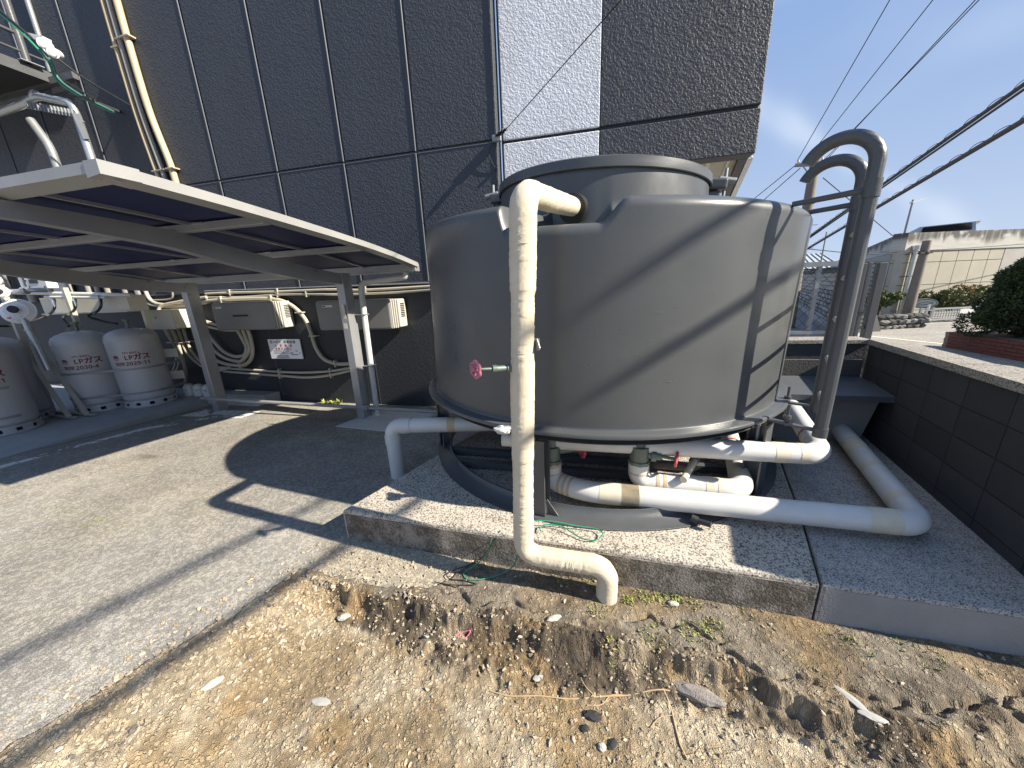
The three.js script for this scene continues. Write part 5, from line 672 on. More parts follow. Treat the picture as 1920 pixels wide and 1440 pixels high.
solo('cable_tray', 'short perforated steel cable tray below the galvanised pipe', 'tray', mg([bar(V(-8.25, 4.50, 4.26), V(-7.32, 4.26, 4.26), 0.015, 0.09), bar(V(-7.33, 4.27, 4.26), V(-7.30, 3.95, 4.28), 0.03, 0.06), ...Array.from({ length: 14 }, (_, i) => bar(V(-8.2 + i * 0.065, 4.535 - i * 0.0168, 4.245), V(-8.2 + i * 0.065, 4.44 - i * 0.0168, 4.245), 0.02, 0.012))]), mat.galvDull);
solo('wall_pipe', 'grey pipe standing on the wall under the stair landing', 'pipe', pipe([V(-8.85, 4.5, 4.55), V(-8.62, 4.1, 4.55), V(-8.55, 2.0, 4.55)], 0.055, 0.1, { radial: 14 }), mat.galvDull);
// ================= STREET BEYOND THE BLOCK WALL =================
const GY = -0.188;
{ // chain-link fence panel and gate posts behind the low wall
  const t = thing('chain_link_fence', 'grey framed chain-link fence panel behind the ladder', 'fence', V(2.2, GY, 4.75));
  const W = 4.75; add(t, 'top_rail', bar(V(1.0, 1.715, W), V(2.78, 1.715, W), 0.05, 0.05), mat.galvDull); add(t, 'bottom_rail', bar(V(1.0, 0.965, W), V(2.78, 0.955, W), 0.04, 0.035), mat.galvDull); add(t, 'post', bar(V(2.42, GY, W + 0.02), V(2.42, 1.70, W + 0.02), 0.04, 0.04), mat.galvDull);
  const m = []; const wv = (a, b) => m.push(cyl(a, b, 0.0022, 0.0022, 4, true)); for (let k = -6; k < 24; k++) { const s = 0.105, u0 = 1.1 + k * s; const c = (u) => clamp(u, 1.1, 2.78); const seg = (x0, x1) => { const a = c(Math.min(x0, x1)), b = c(Math.max(x0, x1)); if (b - a < 0.02) return; const ya = 0.98 + (x1 > x0 ? (a - x0) : (x0 - a)) / 0.70 * 0.72, yb = 0.98 + (x1 > x0 ? (b - x0) : (x0 - b)) / 0.70 * 0.72; wv(V(a, clamp(ya, 0.97, 1.71), W), V(b, clamp(yb, 0.97, 1.71), W + 0.004)); }; seg(u0, u0 + 0.70); seg(u0 + 0.70, u0); }
  add(t, 'wire_mesh', mg(m), mat.dark);
}
{
  const t = thing('gate', 'narrow grey steel gate frame at the end of the fence', 'gate', V(2.9, GY, 4.75));
  for (const [u, w, a, y1] of [[2.80, 4.72, 0.055, 1.70], [2.90, 4.78, 0.04, 1.71], [3.03, 4.82, 0.075, 1.70]]) add(t, 'gate_post', bar(V(u, GY, w), V(u - 0.01, y1, w), a, a, V(0, 0, 1), 0.006), mat.steel);
  add(t, 'gate_rail', mg([bar(V(2.84, 1.715, 4.8), V(3.12, 1.712, 4.82), 0.025, 0.02), bar(V(2.9, 1.0, 4.8), V(3.03, 1.0, 4.82), 0.03, 0.03)]), mat.steel);
  const m = []; for (let i = 0; i < 16; i++) { m.push(cyl(V(2.91, 0.98 + i * 0.046, 4.81), V(3.0, 1.03 + i * 0.046, 4.81), 0.0035, 0.0035, 4, true), cyl(V(2.91, 1.03 + i * 0.046, 4.815), V(3.0, 0.98 + i * 0.046, 4.815), 0.0035, 0.0035, 4, true)); } add(t, 'wire_mesh', mg(m), mat.steel); add(t, 'latch', box(2.86, 2.93, 1.16, 1.19, 4.74, 4.76), mat.dark);
}
{ // boundary wall running away down the street, pale pierced blocks
  const t = thing('pierced_wall', 'grey pierced block boundary wall running away down the street behind the fence', 'wall', V(8, GY, 15));
  const A = [6.9, 12.0], Bq = [12.2, 26.0], L = Math.hypot(Bq[0] - A[0], Bq[1] - A[1]), d = [(Bq[0] - A[0]) / L, (Bq[1] - A[1]) / L], P = (s, y, o) => V(A[0] + d[0] * s + d[1] * o, y, A[1] + d[1] * s - d[0] * o), hx = (s0, s1, y0, y1, o0, o1) => hexa([P(s0, y0, o1), P(s1, y0, o1), P(s1, y0, o0), P(s0, y0, o0), P(s0, y1, o1), P(s1, y1, o1), P(s1, y1, o0), P(s0, y1, o0)]);
  add(t, 'wall_base', hx(0, L, GY, GY + 0.22, 0, 0.16), mat.deckGrey); add(t, 'cap', hx(0, L, 1.66, 1.74, -0.03, 0.19), mat.stoneDark); add(t, 'backing', hx(0, L, GY + 0.22, 1.66, 0.09, 0.14), mat.galvDull);
  const rows = 11, hgt = (1.66 - GY - 0.22) / rows, g = []; let n = 0; for (let r = 0; r < rows; r++) for (let s = 0; s < L - 0.1; s += 0.34) { const x = 0.02; const q = hx(s + x, s + 0.34 - x, GY + 0.22 + r * hgt + 0.018, GY + 0.22 + (r + 1) * hgt - 0.018, 0.0, 0.09); if (n++ < 290) add(t, 'block', q, hsh(r, Math.round(s * 10)) > 0.5 ? mat.deckGrey : mat.stone); else g.push(q); }
  if (g.length) { const o = add(t, 'blocks_far', mg(g), mat.deckGrey); o.userData.kind = 'stuff'; }
}
solo('street_kerb', 'pale kerb strip along the foot of the pierced wall', 'kerb', hexa([V(6.75, GY - 0.05, 11.9), V(6.5, GY - 0.05, 11.9), V(10.4, GY - 0.05, 20.5), V(10.7, GY - 0.05, 20.5), V(6.75, GY + 0.05, 11.9), V(6.5, GY + 0.05, 11.9), V(10.4, GY + 0.05, 20.5), V(10.7, GY + 0.05, 20.5)]), mat.coping);
{ // grey-roofed house far down the street
  const t = thing('house', 'far house with a pale grey sheet roof seen over the fence', 'house', V(16, GY, 34)); add(t, 'wall', box(14.5, 18, GY, 2.1, 33, 37), mat.houseWall); const r = add(t, 'roof', hexa([V(14.2, 2.1, 32.7), V(18.3, 2.1, 32.7), V(18.3, 2.1, 37.3), V(14.2, 2.1, 37.3), V(14.8, 3.3, 34.8), V(17.6, 3.3, 34.8), V(17.6, 3.3, 35.2), V(14.8, 3.3, 35.2)]), mat.houseRoof);
  for (let i = 0; i < 9; i++) add(r, 'seam', bar(V(14.4 + i * 0.46, 2.12, 32.66), V(14.9 + i * 0.33, 3.32, 34.76), 0.05, 0.05), mat.houseRoof); add(t, 'window', box(15.4, 16.3, 1.1, 1.8, 32.96, 33.02), mat.glassDark);
}
{ // parking deck building across the street
  const t = thing('parking_deck', 'stained beige concrete parking building with a panelled facade across the street', 'building', V(13, GY, 18));
  const C0 = [10.86, 16.72], e = [0.957, 0.289], n = [-0.289, 0.957], P = (s, y, o) => V(C0[0] + e[0] * s + n[0] * o, y, C0[1] + e[1] * s + n[1] * o), hx = (s0, s1, y0, y1, o0, o1) => hexa([P(s0, y0, o0), P(s1, y0, o0), P(s1, y0, o1), P(s0, y0, o1), P(s0, y1, o0), P(s1, y1, o0), P(s1, y1, o1), P(s0, y1, o1)]);
  // weathered parapet: rain streaks and moss run down from the top edge
  const stain = tex(512, (x, y) => { const st = fbm(x * 60, 3, 401, 3, 60), dr = 0.25 + 0.75 * fbm(x * 9, 1, 402, 4, 9), reach = clamp(dr * 1.25 - 0.15), yy = 1 - y; const f = ss(reach, reach * 0.35, yy) * (0.35 + 0.65 * st) * ss(0.3, 0.6, fbm(x * 25, y * 3, 403, 3, 25) + 0.12) ; const m = 0.9 + 0.2 * (fbm(x * 14, y * 14, 404, 4, 14) - 0.5); const k = m * (1 - 0.78 * clamp(f * 1.5)); return [k, k * 1.0, k * 0.99]; }, true);
  const pm = new THREE.MeshStandardMaterial({ color: C(0.50, 0.485, 0.44), roughness: 0.9, map: stain });
  const parapet = (g, s0, s1, y0, y1, ax) => { const p = g.attributes.position, uv = g.attributes.uv; for (let i = 0; i < p.count; i++) { const v = new THREE.Vector3().fromBufferAttribute(p, i); const s = ax(v); uv.setXY(i, s / 4.5, (v.y - y0) / (y1 - y0) * 0.98 + 0.01); } return g; };
  const along = (v) => (v.x - C0[0]) * e[0] + (-v.z - C0[1]) * e[1], deep = (v) => (v.x - C0[0]) * n[0] + (-v.z - C0[1]) * n[1];
  add(t, 'parapet', parapet(hx(0, 14, 2.31, 2.955, -0.02, 0.25), 0, 14, 2.31, 2.955, along), pm);
  const e2 = [0.43, 0.903], Q = (s, y, o) => V(C0[0] + e2[0] * s + e2[1] * o, y, C0[1] + e2[1] * s - e2[0] * o), hq = (s0, s1, y0, y1, o0, o1) => hexa([Q(s0, y0, o0), Q(s0, y0, o1), Q(s1, y0, o1), Q(s1, y0, o0), Q(s0, y1, o0), Q(s0, y1, o1), Q(s1, y1, o1), Q(s1, y1, o0)]);
  add(t, 'parapet', parapet(hq(0.02, 30, 2.31, 2.955, -0.02, 0.2), 0, 30, 2.31, 2.955, (v) => (v.x - C0[0]) * e2[0] + (-v.z - C0[1]) * e2[1]), pm);
  add(t, 'side_wall', hq(0.02, 30, GY, 2.30, 0, 0.2), mat.deckGrey); add(t, 'deck', hx(0.4, 14, 2.32, 2.40, 0.2, 0.9), mat.deckGrey);
  // facade panels with recessed joints
  const xs = [0.0, 0.62, 1.24, 1.86, 2.50, 3.14, 3.78, 4.38], ys = [0.12, 1.075, 1.90, 2.30]; for (let i = 0; i < xs.length - 1; i++) for (let j = 0; j < 3; j++) add(t, 'panel', hx(xs[i] + 0.012, xs[i + 1] - 0.012, ys[j] + 0.01, ys[j + 1] - 0.01, 0.0, 0.15), mat.deck);
  add(t, 'joint_backing', hx(0.05, 14, GY, 2.30, 0.025, 0.2), mat.stoneDark); add(t, 'foot_course', hx(0.0, 14, GY, 0.11, -0.01, 0.16), mat.deckGrey); add(t, 'return_wall', hx(4.40, 14, GY, 2.30, -0.004, 0.15), mat.houseWall); add(t, 'drip_line', hx(0, 14, 2.296, 2.312, -0.028, 0.1), mat.stoneDark);
  const dp = add(t, 'drain_pipe', mg([cyl(P(0.62, GY, -0.10), P(0.60, 2.35, -0.10), 0.075, 0.075, 16), cyl(P(0.60, 2.35, -0.11), P(0.60, 2.50, -0.11), 0.12, 0.12, 16)]), mat.galv); add(dp, 'bracket', mg([0.75, 1.4, 2.2].map((y) => bar(P(0.35, y, -0.02), P(0.66, y + 0.02, -0.19), 0.025, 0.025))), mat.dark);
}
{ // hatchback parked on the deck
  const t = thing('parked_car', 'silver hatchback parked on the roof deck, only its upper half showing', 'car', V(15.6, 2.4, 20.5)), e = [0.811, -0.584], n = [0.584, 0.811], C0 = [13.75, 21.2], P = (s, y, o) => V(C0[0] + e[0] * s + n[0] * o, y, C0[1] + e[1] * s + n[1] * o), hx = (a, b, y0, y1, o0, o1, ta, tb, to) => hexa([P(a, y0, o0), P(b, y0, o0), P(b, y0, o1), P(a, y0, o1), P(a + ta, y1, o0 + to), P(b - tb, y1, o0 + to), P(b - tb, y1, o1 - to), P(a + ta, y1, o1 - to)]);
  add(t, 'body', hx(-0.4, 2.2, 2.62, 3.16, 0.0, 1.5, 0.05, 0.03, 0.05), mat.car); const c = add(t, 'cabin', hx(0.0, 2.18, 3.16, 3.52, 0.05, 1.45, 0.55, 0.06, 0.10), mat.car); add(c, 'window', hx(0.62, 2.06, 3.20, 3.475, 0.035, 0.06, 0.04, 0.04, 0.085), mat.glassDark); add(c, 'windscreen', hexa([P(0.04, 3.19, 0.2), P(0.08, 3.19, 0.2), P(0.08, 3.19, 1.3), P(0.04, 3.19, 1.3), P(0.48, 3.49, 0.3), P(0.52, 3.49, 0.3), P(0.52, 3.49, 1.2), P(0.48, 3.49, 1.2)]), mat.glassDark); add(c, 'roof_spoiler', hx(2.0, 2.24, 3.49, 3.525, 0.2, 1.3, 0, 0, 0.02), mat.car);
  for (const o of [0.02, 1.4]) for (const s of [0.0, 1.7]) { const w = add(t, 'wheel', cyl(P(s, 2.66, o), P(s, 2.66, o + 0.18), 0.26, 0.26, 20), mat.rubber); add(w, 'rim', cyl(P(s, 2.66, o - 0.01), P(s, 2.66, o), 0.17, 0.17, 14), mat.galv); }
}
function lampPost(label, u, w, y0, y1, lean, head) { const t = thing('street_lamp', label, 'street lamp', V(u, y0, w)); add(t, 'pole', cyl(V(u, y0, w), V(u + lean, y1, w), 0.05, 0.035, 10), mat.galvDull); if (head) add(t, 'lamp_head', bar(V(u + lean - 0.05, y1 - 0.12, w), V(u + lean + 0.55, y1 + 0.02, w + 0.1), 0.14, 0.05), mat.white); return t; }
lampPost('slim street lamp with a white head rising behind the parking deck', 13.1, 20.0, 2.4, 4.55, 0.03, true);
lampPost('plain thin lamp pole without a visible head beside the ladder rails', 13.2, 26, GY, 4.05, 0.02, false);
{ const t = thing('wooden_pole', 'short brown leaning pole in front of the parking deck', 'pole', V(10.25, GY, 14.7)); add(t, 'pole_shaft', cyl(V(10.25, GY, 14.7), V(10.32, 2.52, 14.75), 0.150, 0.105, 18), mat.concretePole); add(t, 'band', mg([cyl(V(10.315, 2.12, 14.74), V(10.317, 2.17, 14.74), 0.14, 0.14, 14), bar(V(10.1, 2.15, 14.6), V(10.5, 2.15, 14.7), 0.05, 0.05)]), mat.dark); }
solo('thin_cable', 'thin cable running level along the front of the parking deck', 'cable', curve([V(6.0, 2.35, 12.6), V(8.4, 2.15, 13.8), V(10.3, 2.22, 14.75), V(13, 2.3, 16.3), V(17, 2.45, 18)], 0.012, { radial: 5 }), mat.wire);
// stones of the low retaining wall
{ const t = thing('stone_wall', 'low rough stone wall at the foot of the brown pole', 'stone wall', V(9.3, GY, 14.5)); const a = [8.75, 13.75], d = [0.957, 0.289]; for (let r = 0; r < 3; r++) for (let k = 0; k < 7; k++) { const g = stonelet(0.13, 1.25, 0.72, 0.9, 1, 0.16); g.translate(a[0] + d[0] * (0.15 + k * 0.245 + (r % 2) * 0.12), GY + 0.07 + r * 0.155, -(a[1] + d[1] * (k * 0.245))); add(t, 'stone', g, hsh(r, k) > 0.5 ? mat.stone : mat.stoneDark); } add(t, 'mortar', hexa([V(8.75, GY, 13.8), V(10.4, GY, 14.3), V(10.3, GY, 14.8), V(8.65, GY, 14.3), V(8.75, 0.18, 13.85), V(10.4, 0.18, 14.35), V(10.3, 0.2, 14.8), V(8.65, 0.2, 14.3)]), mat.stoneDark); }
solo('concrete_block', 'mossy dark concrete block beside the low stone wall', 'block', hexa([V(7.75, GY, 13.0), V(8.72, GY, 13.3), V(8.6, GY, 13.8), V(7.6, GY, 13.5), V(7.8, 0.32, 13.1), V(8.55, 0.32, 13.35), V(8.45, 0.34, 13.75), V(7.7, 0.34, 13.5)]), mat.stoneDark);
{ // folding barrier
  const t = thing('gate_barrier', 'low galvanised barred barrier with a small white notice by the brown pole', 'barrier', V(11.5, GY, 15)), e = [0.957, 0.289], a = [10.35, 14.35], P = (s, y, o = 0) => V(a[0] + e[0] * s - e[1] * o, y, a[1] + e[1] * s + e[0] * o);
  for (const y of [0.02, 0.37]) add(t, 'rail', bar(P(0.45, y), P(2.55, y), 0.04, 0.05), mat.galv); for (let i = 0; i <= 22; i++) add(t, 'bar', bar(P(0.47 + i * 0.094, 0.02), P(0.47 + i * 0.094, 0.37), 0.016, 0.016), mat.galv); for (const y of [0.12, 0.2, 0.28]) add(t, 'rail', bar(P(0.45, y, 0.03), P(2.55, y, 0.03), 0.015, 0.02), mat.galvDull); for (const s of [0.0, 0.2, 0.42, 2.58]) add(t, 'post', bar(P(s, GY), P(s, 0.42), 0.06, 0.06), mat.galv); for (const y of [0.05, 0.34]) add(t, 'rail', bar(P(0, y), P(0.42, y), 0.03, 0.03), mat.galv); for (const s of [0.25, 2.0]) add(t, 'post_tip', bar(P(s, 0.37), P(s, 0.52), 0.05, 0.05), mat.white);
  add(t, 'notice', hexa([P(1.35, 0.19, -0.04), P(1.82, 0.19, -0.04), P(1.82, 0.19, -0.03), P(1.35, 0.19, -0.03), P(1.35, 0.33, -0.04), P(1.82, 0.33, -0.04), P(1.82, 0.33, -0.03), P(1.35, 0.33, -0.03)]), mat.white); add(t, 'sill', hexa([P(-0.1, GY, -0.1), P(3.0, GY, -0.1), P(3.0, GY, 0.1), P(-0.1, GY, 0.1), P(-0.1, GY + 0.1, -0.1), P(3.0, GY + 0.1, -0.1), P(3.0, GY + 0.1, 0.1), P(-0.1, GY + 0.1, 0.1)]), mat.deckGrey);
}
{ const tx = printTex(256, 128, (x) => { x.fillStyle = '#a9ada4'; x.fillRect(0, 0, 256, 128); x.strokeStyle = '#3c4b40'; x.lineWidth = 9; x.beginPath(); x.ellipse(128, 64, 116, 54, 0, 0, 7); x.stroke(); x.lineWidth = 8; x.beginPath(); x.moveTo(50, 78); x.quadraticCurveTo(110, 30, 205, 52); x.moveTo(60, 84); x.quadraticCurveTo(140, 84, 205, 60); x.stroke(); });
  const t = thing('oval_sign', 'small oval pale sign with a dark rim in front of the shrubs', 'sign', V(11.0, GY, 15.0)); const g = new THREE.CircleGeometry(1, 40); g.scale(0.32, 0.155, 1); g.rotateY(-0.2); g.translate(10.85, 0.52, -14.96); add(t, 'sign_face', g, new THREE.MeshStandardMaterial({ map: tx, roughness: 0.5 })); const b = new THREE.CylinderGeometry(1, 1, 1, 40); b.rotateX(Math.PI / 2); b.scale(0.335, 0.165, 0.03); b.rotateY(-0.2); b.translate(10.85, 0.52, -14.985); add(t, 'sign_back', tri(b), mat.deckGrey); add(t, 'sign_post', bar(V(10.83, GY, 15.02), V(10.84, 0.42, 15.02), 0.05, 0.05), mat.dark); }
// road paint
for (const [a, b, wd, n] of [[[7.6, 12.6], [8.45, 10.8], 0.09, 'road_line'], [[8.45, 10.8], [9.3, 9.2], 0.09, 'road_line'], [[9.3, 11.6], [12, 13.0], 0.07, 'road_line']]) { const L = Math.hypot(b[0] - a[0], b[1] - a[1]), x = -(b[1] - a[1]) / L * wd, z = (b[0] - a[0]) / L * wd; struct(numbered('road_line'), hexa([V(a[0], GY - 0.02, a[1]), V(a[0] + x, GY - 0.02, a[1] + z), V(b[0] + x, GY - 0.02, b[1] + z), V(b[0], GY - 0.02, b[1]), V(a[0], GY + 0.004, a[1]), V(a[0] + x, GY + 0.004, a[1] + z), V(b[0] + x, GY + 0.004, b[1] + z), V(b[0], GY + 0.004, b[1])]), mat.paintWhite); }
// ---------- foliage ----------
function leafCloud(list, n, size, flat, tone) { // list of ellipsoids [u,y,w,ru,ry,rw]; leaves sit mostly near the skin in clumps
  const pos = [], col = [], nor = []; const tot = list.reduce((s, e) => s + e[3] * e[4] * e[5], 0);
  for (const e of list) { const k = Math.ceil(n * e[3] * e[4] * e[5] / tot); for (let i = 0; i < k; i++) { let x, y, z, q; do { x = rr(-1, 1); y = rr(-1, 1); z = rr(-1, 1); q = Math.sqrt(x * x + y * y + z * z); } while (q > 1 || q < 0.05); const rad = Math.pow(q, 0.35), cl = 0.80 + 0.32 * fbm((x / q) * 3.3 + e[0] * 5, (y / q) * 3.3 + (z / q) * 2.1 + e[1], 501, 3); x = x / q * rad * cl; y = y / q * rad * cl; z = z / q * rad * cl;
    const c = new THREE.Vector3(e[0] + x * e[3], e[1] + y * e[4], -(e[2] + z * e[5])), out = new THREE.Vector3(x, y * 0.7 + 0.25, -z).normalize(); const a = new THREE.Vector3(rr(-1, 1), rr(-1, 1), rr(-1, 1)).addScaledVector(out, 1.2).normalize(), b = a.clone().cross(new THREE.Vector3(rr(-1, 1), rr(-1, 1), rr(-1, 1))).normalize(), s = size * rr(0.6, 1.35), f = s * flat; const tip = c.clone().addScaledVector(a, s), l = c.clone().addScaledVector(b, f), r = c.clone().addScaledVector(b, -f), v = rr(0.65, 1.35), tc = tone(x, y, z);
    for (const p of [l, tip, r]) { pos.push(p.x, p.y, p.z); col.push(v * tc[0], v * tc[1], v * tc[2]); } } }
  const g = new THREE.BufferGeometry(); g.setAttribute('position', new THREE.Float32BufferAttribute(pos, 3)); g.setAttribute('color', new THREE.Float32BufferAttribute(col, 3)); g.computeVertexNormals(); return g;
}
function tree(label, u, w, y0, trunkH, list, n, size, flat, m, tone, cat = 'shrub') { const t = thing(cat === 'conifer' ? 'conifer' : 'garden_shrub', label, cat, V(u, y0, w)); const e0 = list[0]; add(t, 'trunk', mg([cyl(V(u, y0, w), V(u + 0.02, y0 + trunkH, w), 0.06, 0.035, 8), ...list.slice(0, 3).map((e) => cyl(V(u + 0.02, y0 + trunkH * 0.8, w), V(e[0], e[1], e[2]), 0.03, 0.012, 6))]), mat.bark); add(t, 'crown', leafCloud(list, n, size, flat, tone), m); return t; }
{
  const lob = []; for (let i = 0; i < 40; i++) { const y = Math.pow(rnd(), 0.9), R = 0.98 * Math.pow(1 - y, 0.75) + 0.06, a = rr(0, 6.28); lob.push([8.72 + Math.cos(a) * R * 0.66, 0.42 + y * 1.25, 9.6 + Math.sin(a) * R * 0.66, 0.30, 0.28, 0.30]); } for (let i = 0; i < 7; i++) lob.push([8.72 + rr(-0.05, 0.05), 0.55 + i * 0.19, 9.6, 0.62 * (1 - i / 8.5) + 0.08, 0.34, 0.62 * (1 - i / 8.5) + 0.08]);
  tree('dense dark green cone-shaped conifer in the red brick planter', 8.72, 9.6, 0.1, 1.0, lob, 62000, 0.06, 0.26, mat.foliageDark, (x, y) => y > 0.1 ? [1.15, 1.15, 0.9] : [0.85, 0.9, 0.9], 'conifer');
  const l2 = []; for (let i = 0; i < 16; i++) { const a = rr(0, 6.28), r = rr(0.1, 0.4); l2.push([9.0 + Math.cos(a) * r, rr(0.25, 0.72), 8.6 + Math.sin(a) * r, 0.3, 0.26, 0.3]); } tree('lower rounded dark conifer beside the cone-shaped one', 9.0, 8.6, 0.05, 0.3, l2, 20000, 0.05, 0.22, mat.foliageDark, () => [1, 1, 0.95], 'conifer');
}
{
  const sh3 = (u, w, h, R, k) => { const l = []; for (let i = 0; i < k; i++) { const a = rr(0, 6.28), r = Math.sqrt(rnd()) * R; l.push([u + Math.cos(a) * r, h + rr(-0.16, 0.22), w + Math.sin(a) * r, 0.20, 0.12, 0.20]); } return l; };
  tree('sparse small tree with layered leaves at the corner of the parking deck', 9.75, 15.2, 0.0, 0.7, sh3(9.85, 15.2, 0.70, 0.42, 13), 1500, 0.085, 0.4, mat.foliage, () => [1, 1.1, 0.7]);
  tree('leafy shrub behind the oval sign', 11.7, 15.9, -0.1, 0.5, sh3(11.72, 15.86, 0.56, 0.6, 18), 2400, 0.085, 0.4, mat.foliage, () => [1.05, 1, 0.75]);
  tree('reddish-tipped bushy shrub between the oval sign and the conifer', 12.95, 16.3, -0.1, 0.4, [...sh3(12.9, 16.3, 0.42, 0.65, 18), ...sh3(12.85, 16.3, 0.75, 0.55, 10)], 3600, 0.085, 0.4, mat.foliage, (x, y) => y > 0.2 && rnd() > 0.35 ? [2.2, 1.25, 0.9] : [1.1, 1.15, 0.7]);
}
{ // brick planter
  const t = thing('brick_planter', 'low red brick planter holding the dark conifers', 'planter', V(9, GY, 9.2)); const A = [8.12, 10.35], Bq = [8.05, 7.0], rows = 5, h = 0.072, bl = 0.215, y0 = GY; const L = A[1] - Bq[1];
  for (let r = 0; r < rows; r++) for (let s = -(r % 2) * bl / 2; s < L; s += bl) { const s0 = Math.max(0, s) + 0.006, s1 = Math.min(L, s + bl) - 0.006; if (s1 - s0 < 0.03) continue; const w0 = A[1] - s0, w1 = A[1] - s1, u = mix(A[0], Bq[0], s / L); add(t, 'brick', box(u, u + 0.1, y0 + r * h + 0.005, y0 + (r + 1) * h - 0.005, w1, w0), mat.brickRed); }
  for (let r = 0; r < rows; r++) for (let k = 0; k < 10; k++) { const u0 = 8.13 + k * bl + (r % 2) * bl / 2; add(t, 'brick', box(u0 + 0.006, u0 + bl - 0.006, y0 + r * h + 0.005, y0 + (r + 1) * h - 0.005, 10.36, 10.46), mat.brickRed); }
  add(t, 'mortar', box(8.13, 11, y0, y0 + rows * h - 0.012, 7.0, 10.44), mat.mortar);
}
// ---------- utility pole and overhead cables ----------
{
  const t = thing('utility_pole', 'tall grey concrete utility pole with a crossarm behind the ladder', 'utility pole', V(6.75, GY, 14.5)); add(t, 'pole_shaft', cyl(V(6.73, GY, 14.52), V(6.70, 5.30, 14.5), 0.20, 0.125, 20), mat.concretePole);
  const arm = add(t, 'crossarm', bar(V(6.24, 5.10, 14.72), V(7.02, 4.97, 14.40), 0.09, 0.09), mat.galvDull); add(arm, 'insulator', mg([6.28, 6.5, 6.94].map((u) => cyl(V(u, 5.1, 14.62), V(u, 5.22, 14.62), 0.04, 0.03, 10))), mat.ivory); add(t, 'arm_brace', bar(V(6.42, 5.03, 14.6), V(6.70, 4.6, 14.5), 0.03, 0.03), mat.galvDull); add(t, 'pole_cap', cyl(V(6.70, 5.3, 14.5), V(6.70, 5.36, 14.5), 0.14, 0.14, 16), mat.galvDull); add(t, 'band', cyl(V(6.71, 3.86, 14.5), V(6.71, 3.92, 14.5), 0.165, 0.165, 16), mat.dark);
  const st = []; for (let i = 0; i < 8; i++) { const y = 1.4 + i * 0.36, s = i % 2 ? 1 : -1; st.push(cyl(V(6.71, y, 14.45), V(6.71 + s * 0.32, y, 14.45 - 0.05), 0.012, 0.012, 6)); } add(t, 'step_bolt', mg(st), mat.galvDull);
}
const cableLine = (a, b, ext, r, sagv) => { const n = 26, p = []; for (let i = 0; i <= n; i++) { const t = i / n * ext, q = a.clone().lerp(b, t); q.y -= sagv * 4 * (t / ext) * (1 - t / ext); p.push(q); } return p; };
function overhead(label, a, b, ext, r, coil) { const P = cableLine(a, b, ext, r, 0); const t = thing('overhead_cable', label, 'cable', a.clone()); add(t, 'cable_core', sweep(P, r, { radial: 10 }), mat.wire); if (coil) { const q = []; const L = a.distanceTo(b) * ext, d = b.clone().sub(a).normalize(), s = d.clone().cross(new THREE.Vector3(0, 1, 0)).normalize(), v = s.clone().cross(d); for (let i = 0; i <= 900; i++) { const x = i / 900 * L, ph = x * 6.283 / 0.42; q.push(a.clone().addScaledVector(d, x).addScaledVector(v, r * 0.6 + 0.016 + 0.022 * Math.sin(ph)).addScaledVector(s, 0.022 * Math.cos(ph))); } add(t, 'wrapped_wire', sweep(q, 0.0045, { radial: 4, caps: false }), mat.wire); } return t; }
overhead('thick coiled black overhead cable, upper of the twin pair crossing the sky', V(6.71, 2.70, 14.52), V(4.95, 3.71, 6.29), 2.3, 0.026, true);
overhead('plain black overhead cable just under the coiled one of the twin pair', V(6.73, 2.66, 14.52), V(5.45, 3.87, 6.86), 2.4, 0.018, false);
overhead('lowest thick black overhead cable crossing the sky above the parking deck', V(6.81, 2.41, 14.48), V(4.49, 3.13, 5.60), 2.2, 0.030, true);
const thin = (label, a, px) => overhead(label, a, px, 1.6, 0.010, false);
thin('thin overhead wire nearest the building corner', V(6.28, 5.22, 14.7), V(6.0, 7.3, 11.0));
thin('second thin overhead wire from the building corner', V(6.5, 5.2, 14.62), V(6.6, 7.0, 10.7));
thin('third thin overhead wire from the building, paired with a finer one', V(6.94, 5.12, 14.5), V(7.1, 6.65, 10.3));
thin('finest overhead wire beside the third thin one', V(6.90, 5.0, 14.48), V(6.95, 6.55, 10.3));
for (const [label, a, b] of [['thin wire leaving the utility pole towards the building, upper', [6.25, 5.1, 14.7], [5.4, 3.9, 19]], ['thin wire leaving the utility pole towards the building, lower', [6.4, 5.0, 14.7], [5.9, 3.8, 19]], ['slack service wire running from the pole to the parking deck', [7.0, 4.6, 14.5], [12.5, 3.0, 19.5]], ['black cable running on from the pole past the lamp, upper', [6.7, 2.72, 14.5], [8.2, 2.2, 22]], ['black cable running on from the pole past the lamp, lower', [6.8, 2.45, 14.5], [8.6, 1.95, 22]]]) solo('service_wire', label, 'wire', cyl(V(...a), V(...b), 0.014, 0.014, 6), mat.wire);
// ================= SMALL THINGS ON THE SOIL =================
const soilY = (u, w) => dirtInfo(u, w).y;
function stone(label, name, cat, u, w, s, sx, sy, sz, turn, m) { const g = stonelet(s, sx, sy, sz, 2, 0.13); g.rotateY(turn); g.translate(u, soilY(u, w) + s * sy * 0.45, -w); solo(name, label, cat, g, m); }
stone('long grey slab of broken concrete lying on the soil step', 'concrete_fragment', 'rubble', 0.46, 1.205, 0.052, 1.9, 0.45, 0.62, -0.22, mat.rockGrey);
stone('black lump of asphalt on the sandy soil, largest of three', 'asphalt_lump', 'stone', 0.02, 1.05, 0.028, 1.4, 0.5, 0.7, 0.1, mat.coal);
stone('small black lump of asphalt just below the largest one', 'asphalt_lump', 'stone', -0.005, 1.0, 0.014, 1.2, 0.6, 0.9, 0.4, mat.coal);
stone('black lump of asphalt nearest the picture bottom', 'asphalt_lump', 'stone', 0.10, 0.975, 0.017, 1.4, 0.5, 0.8, 0.9, mat.coal);
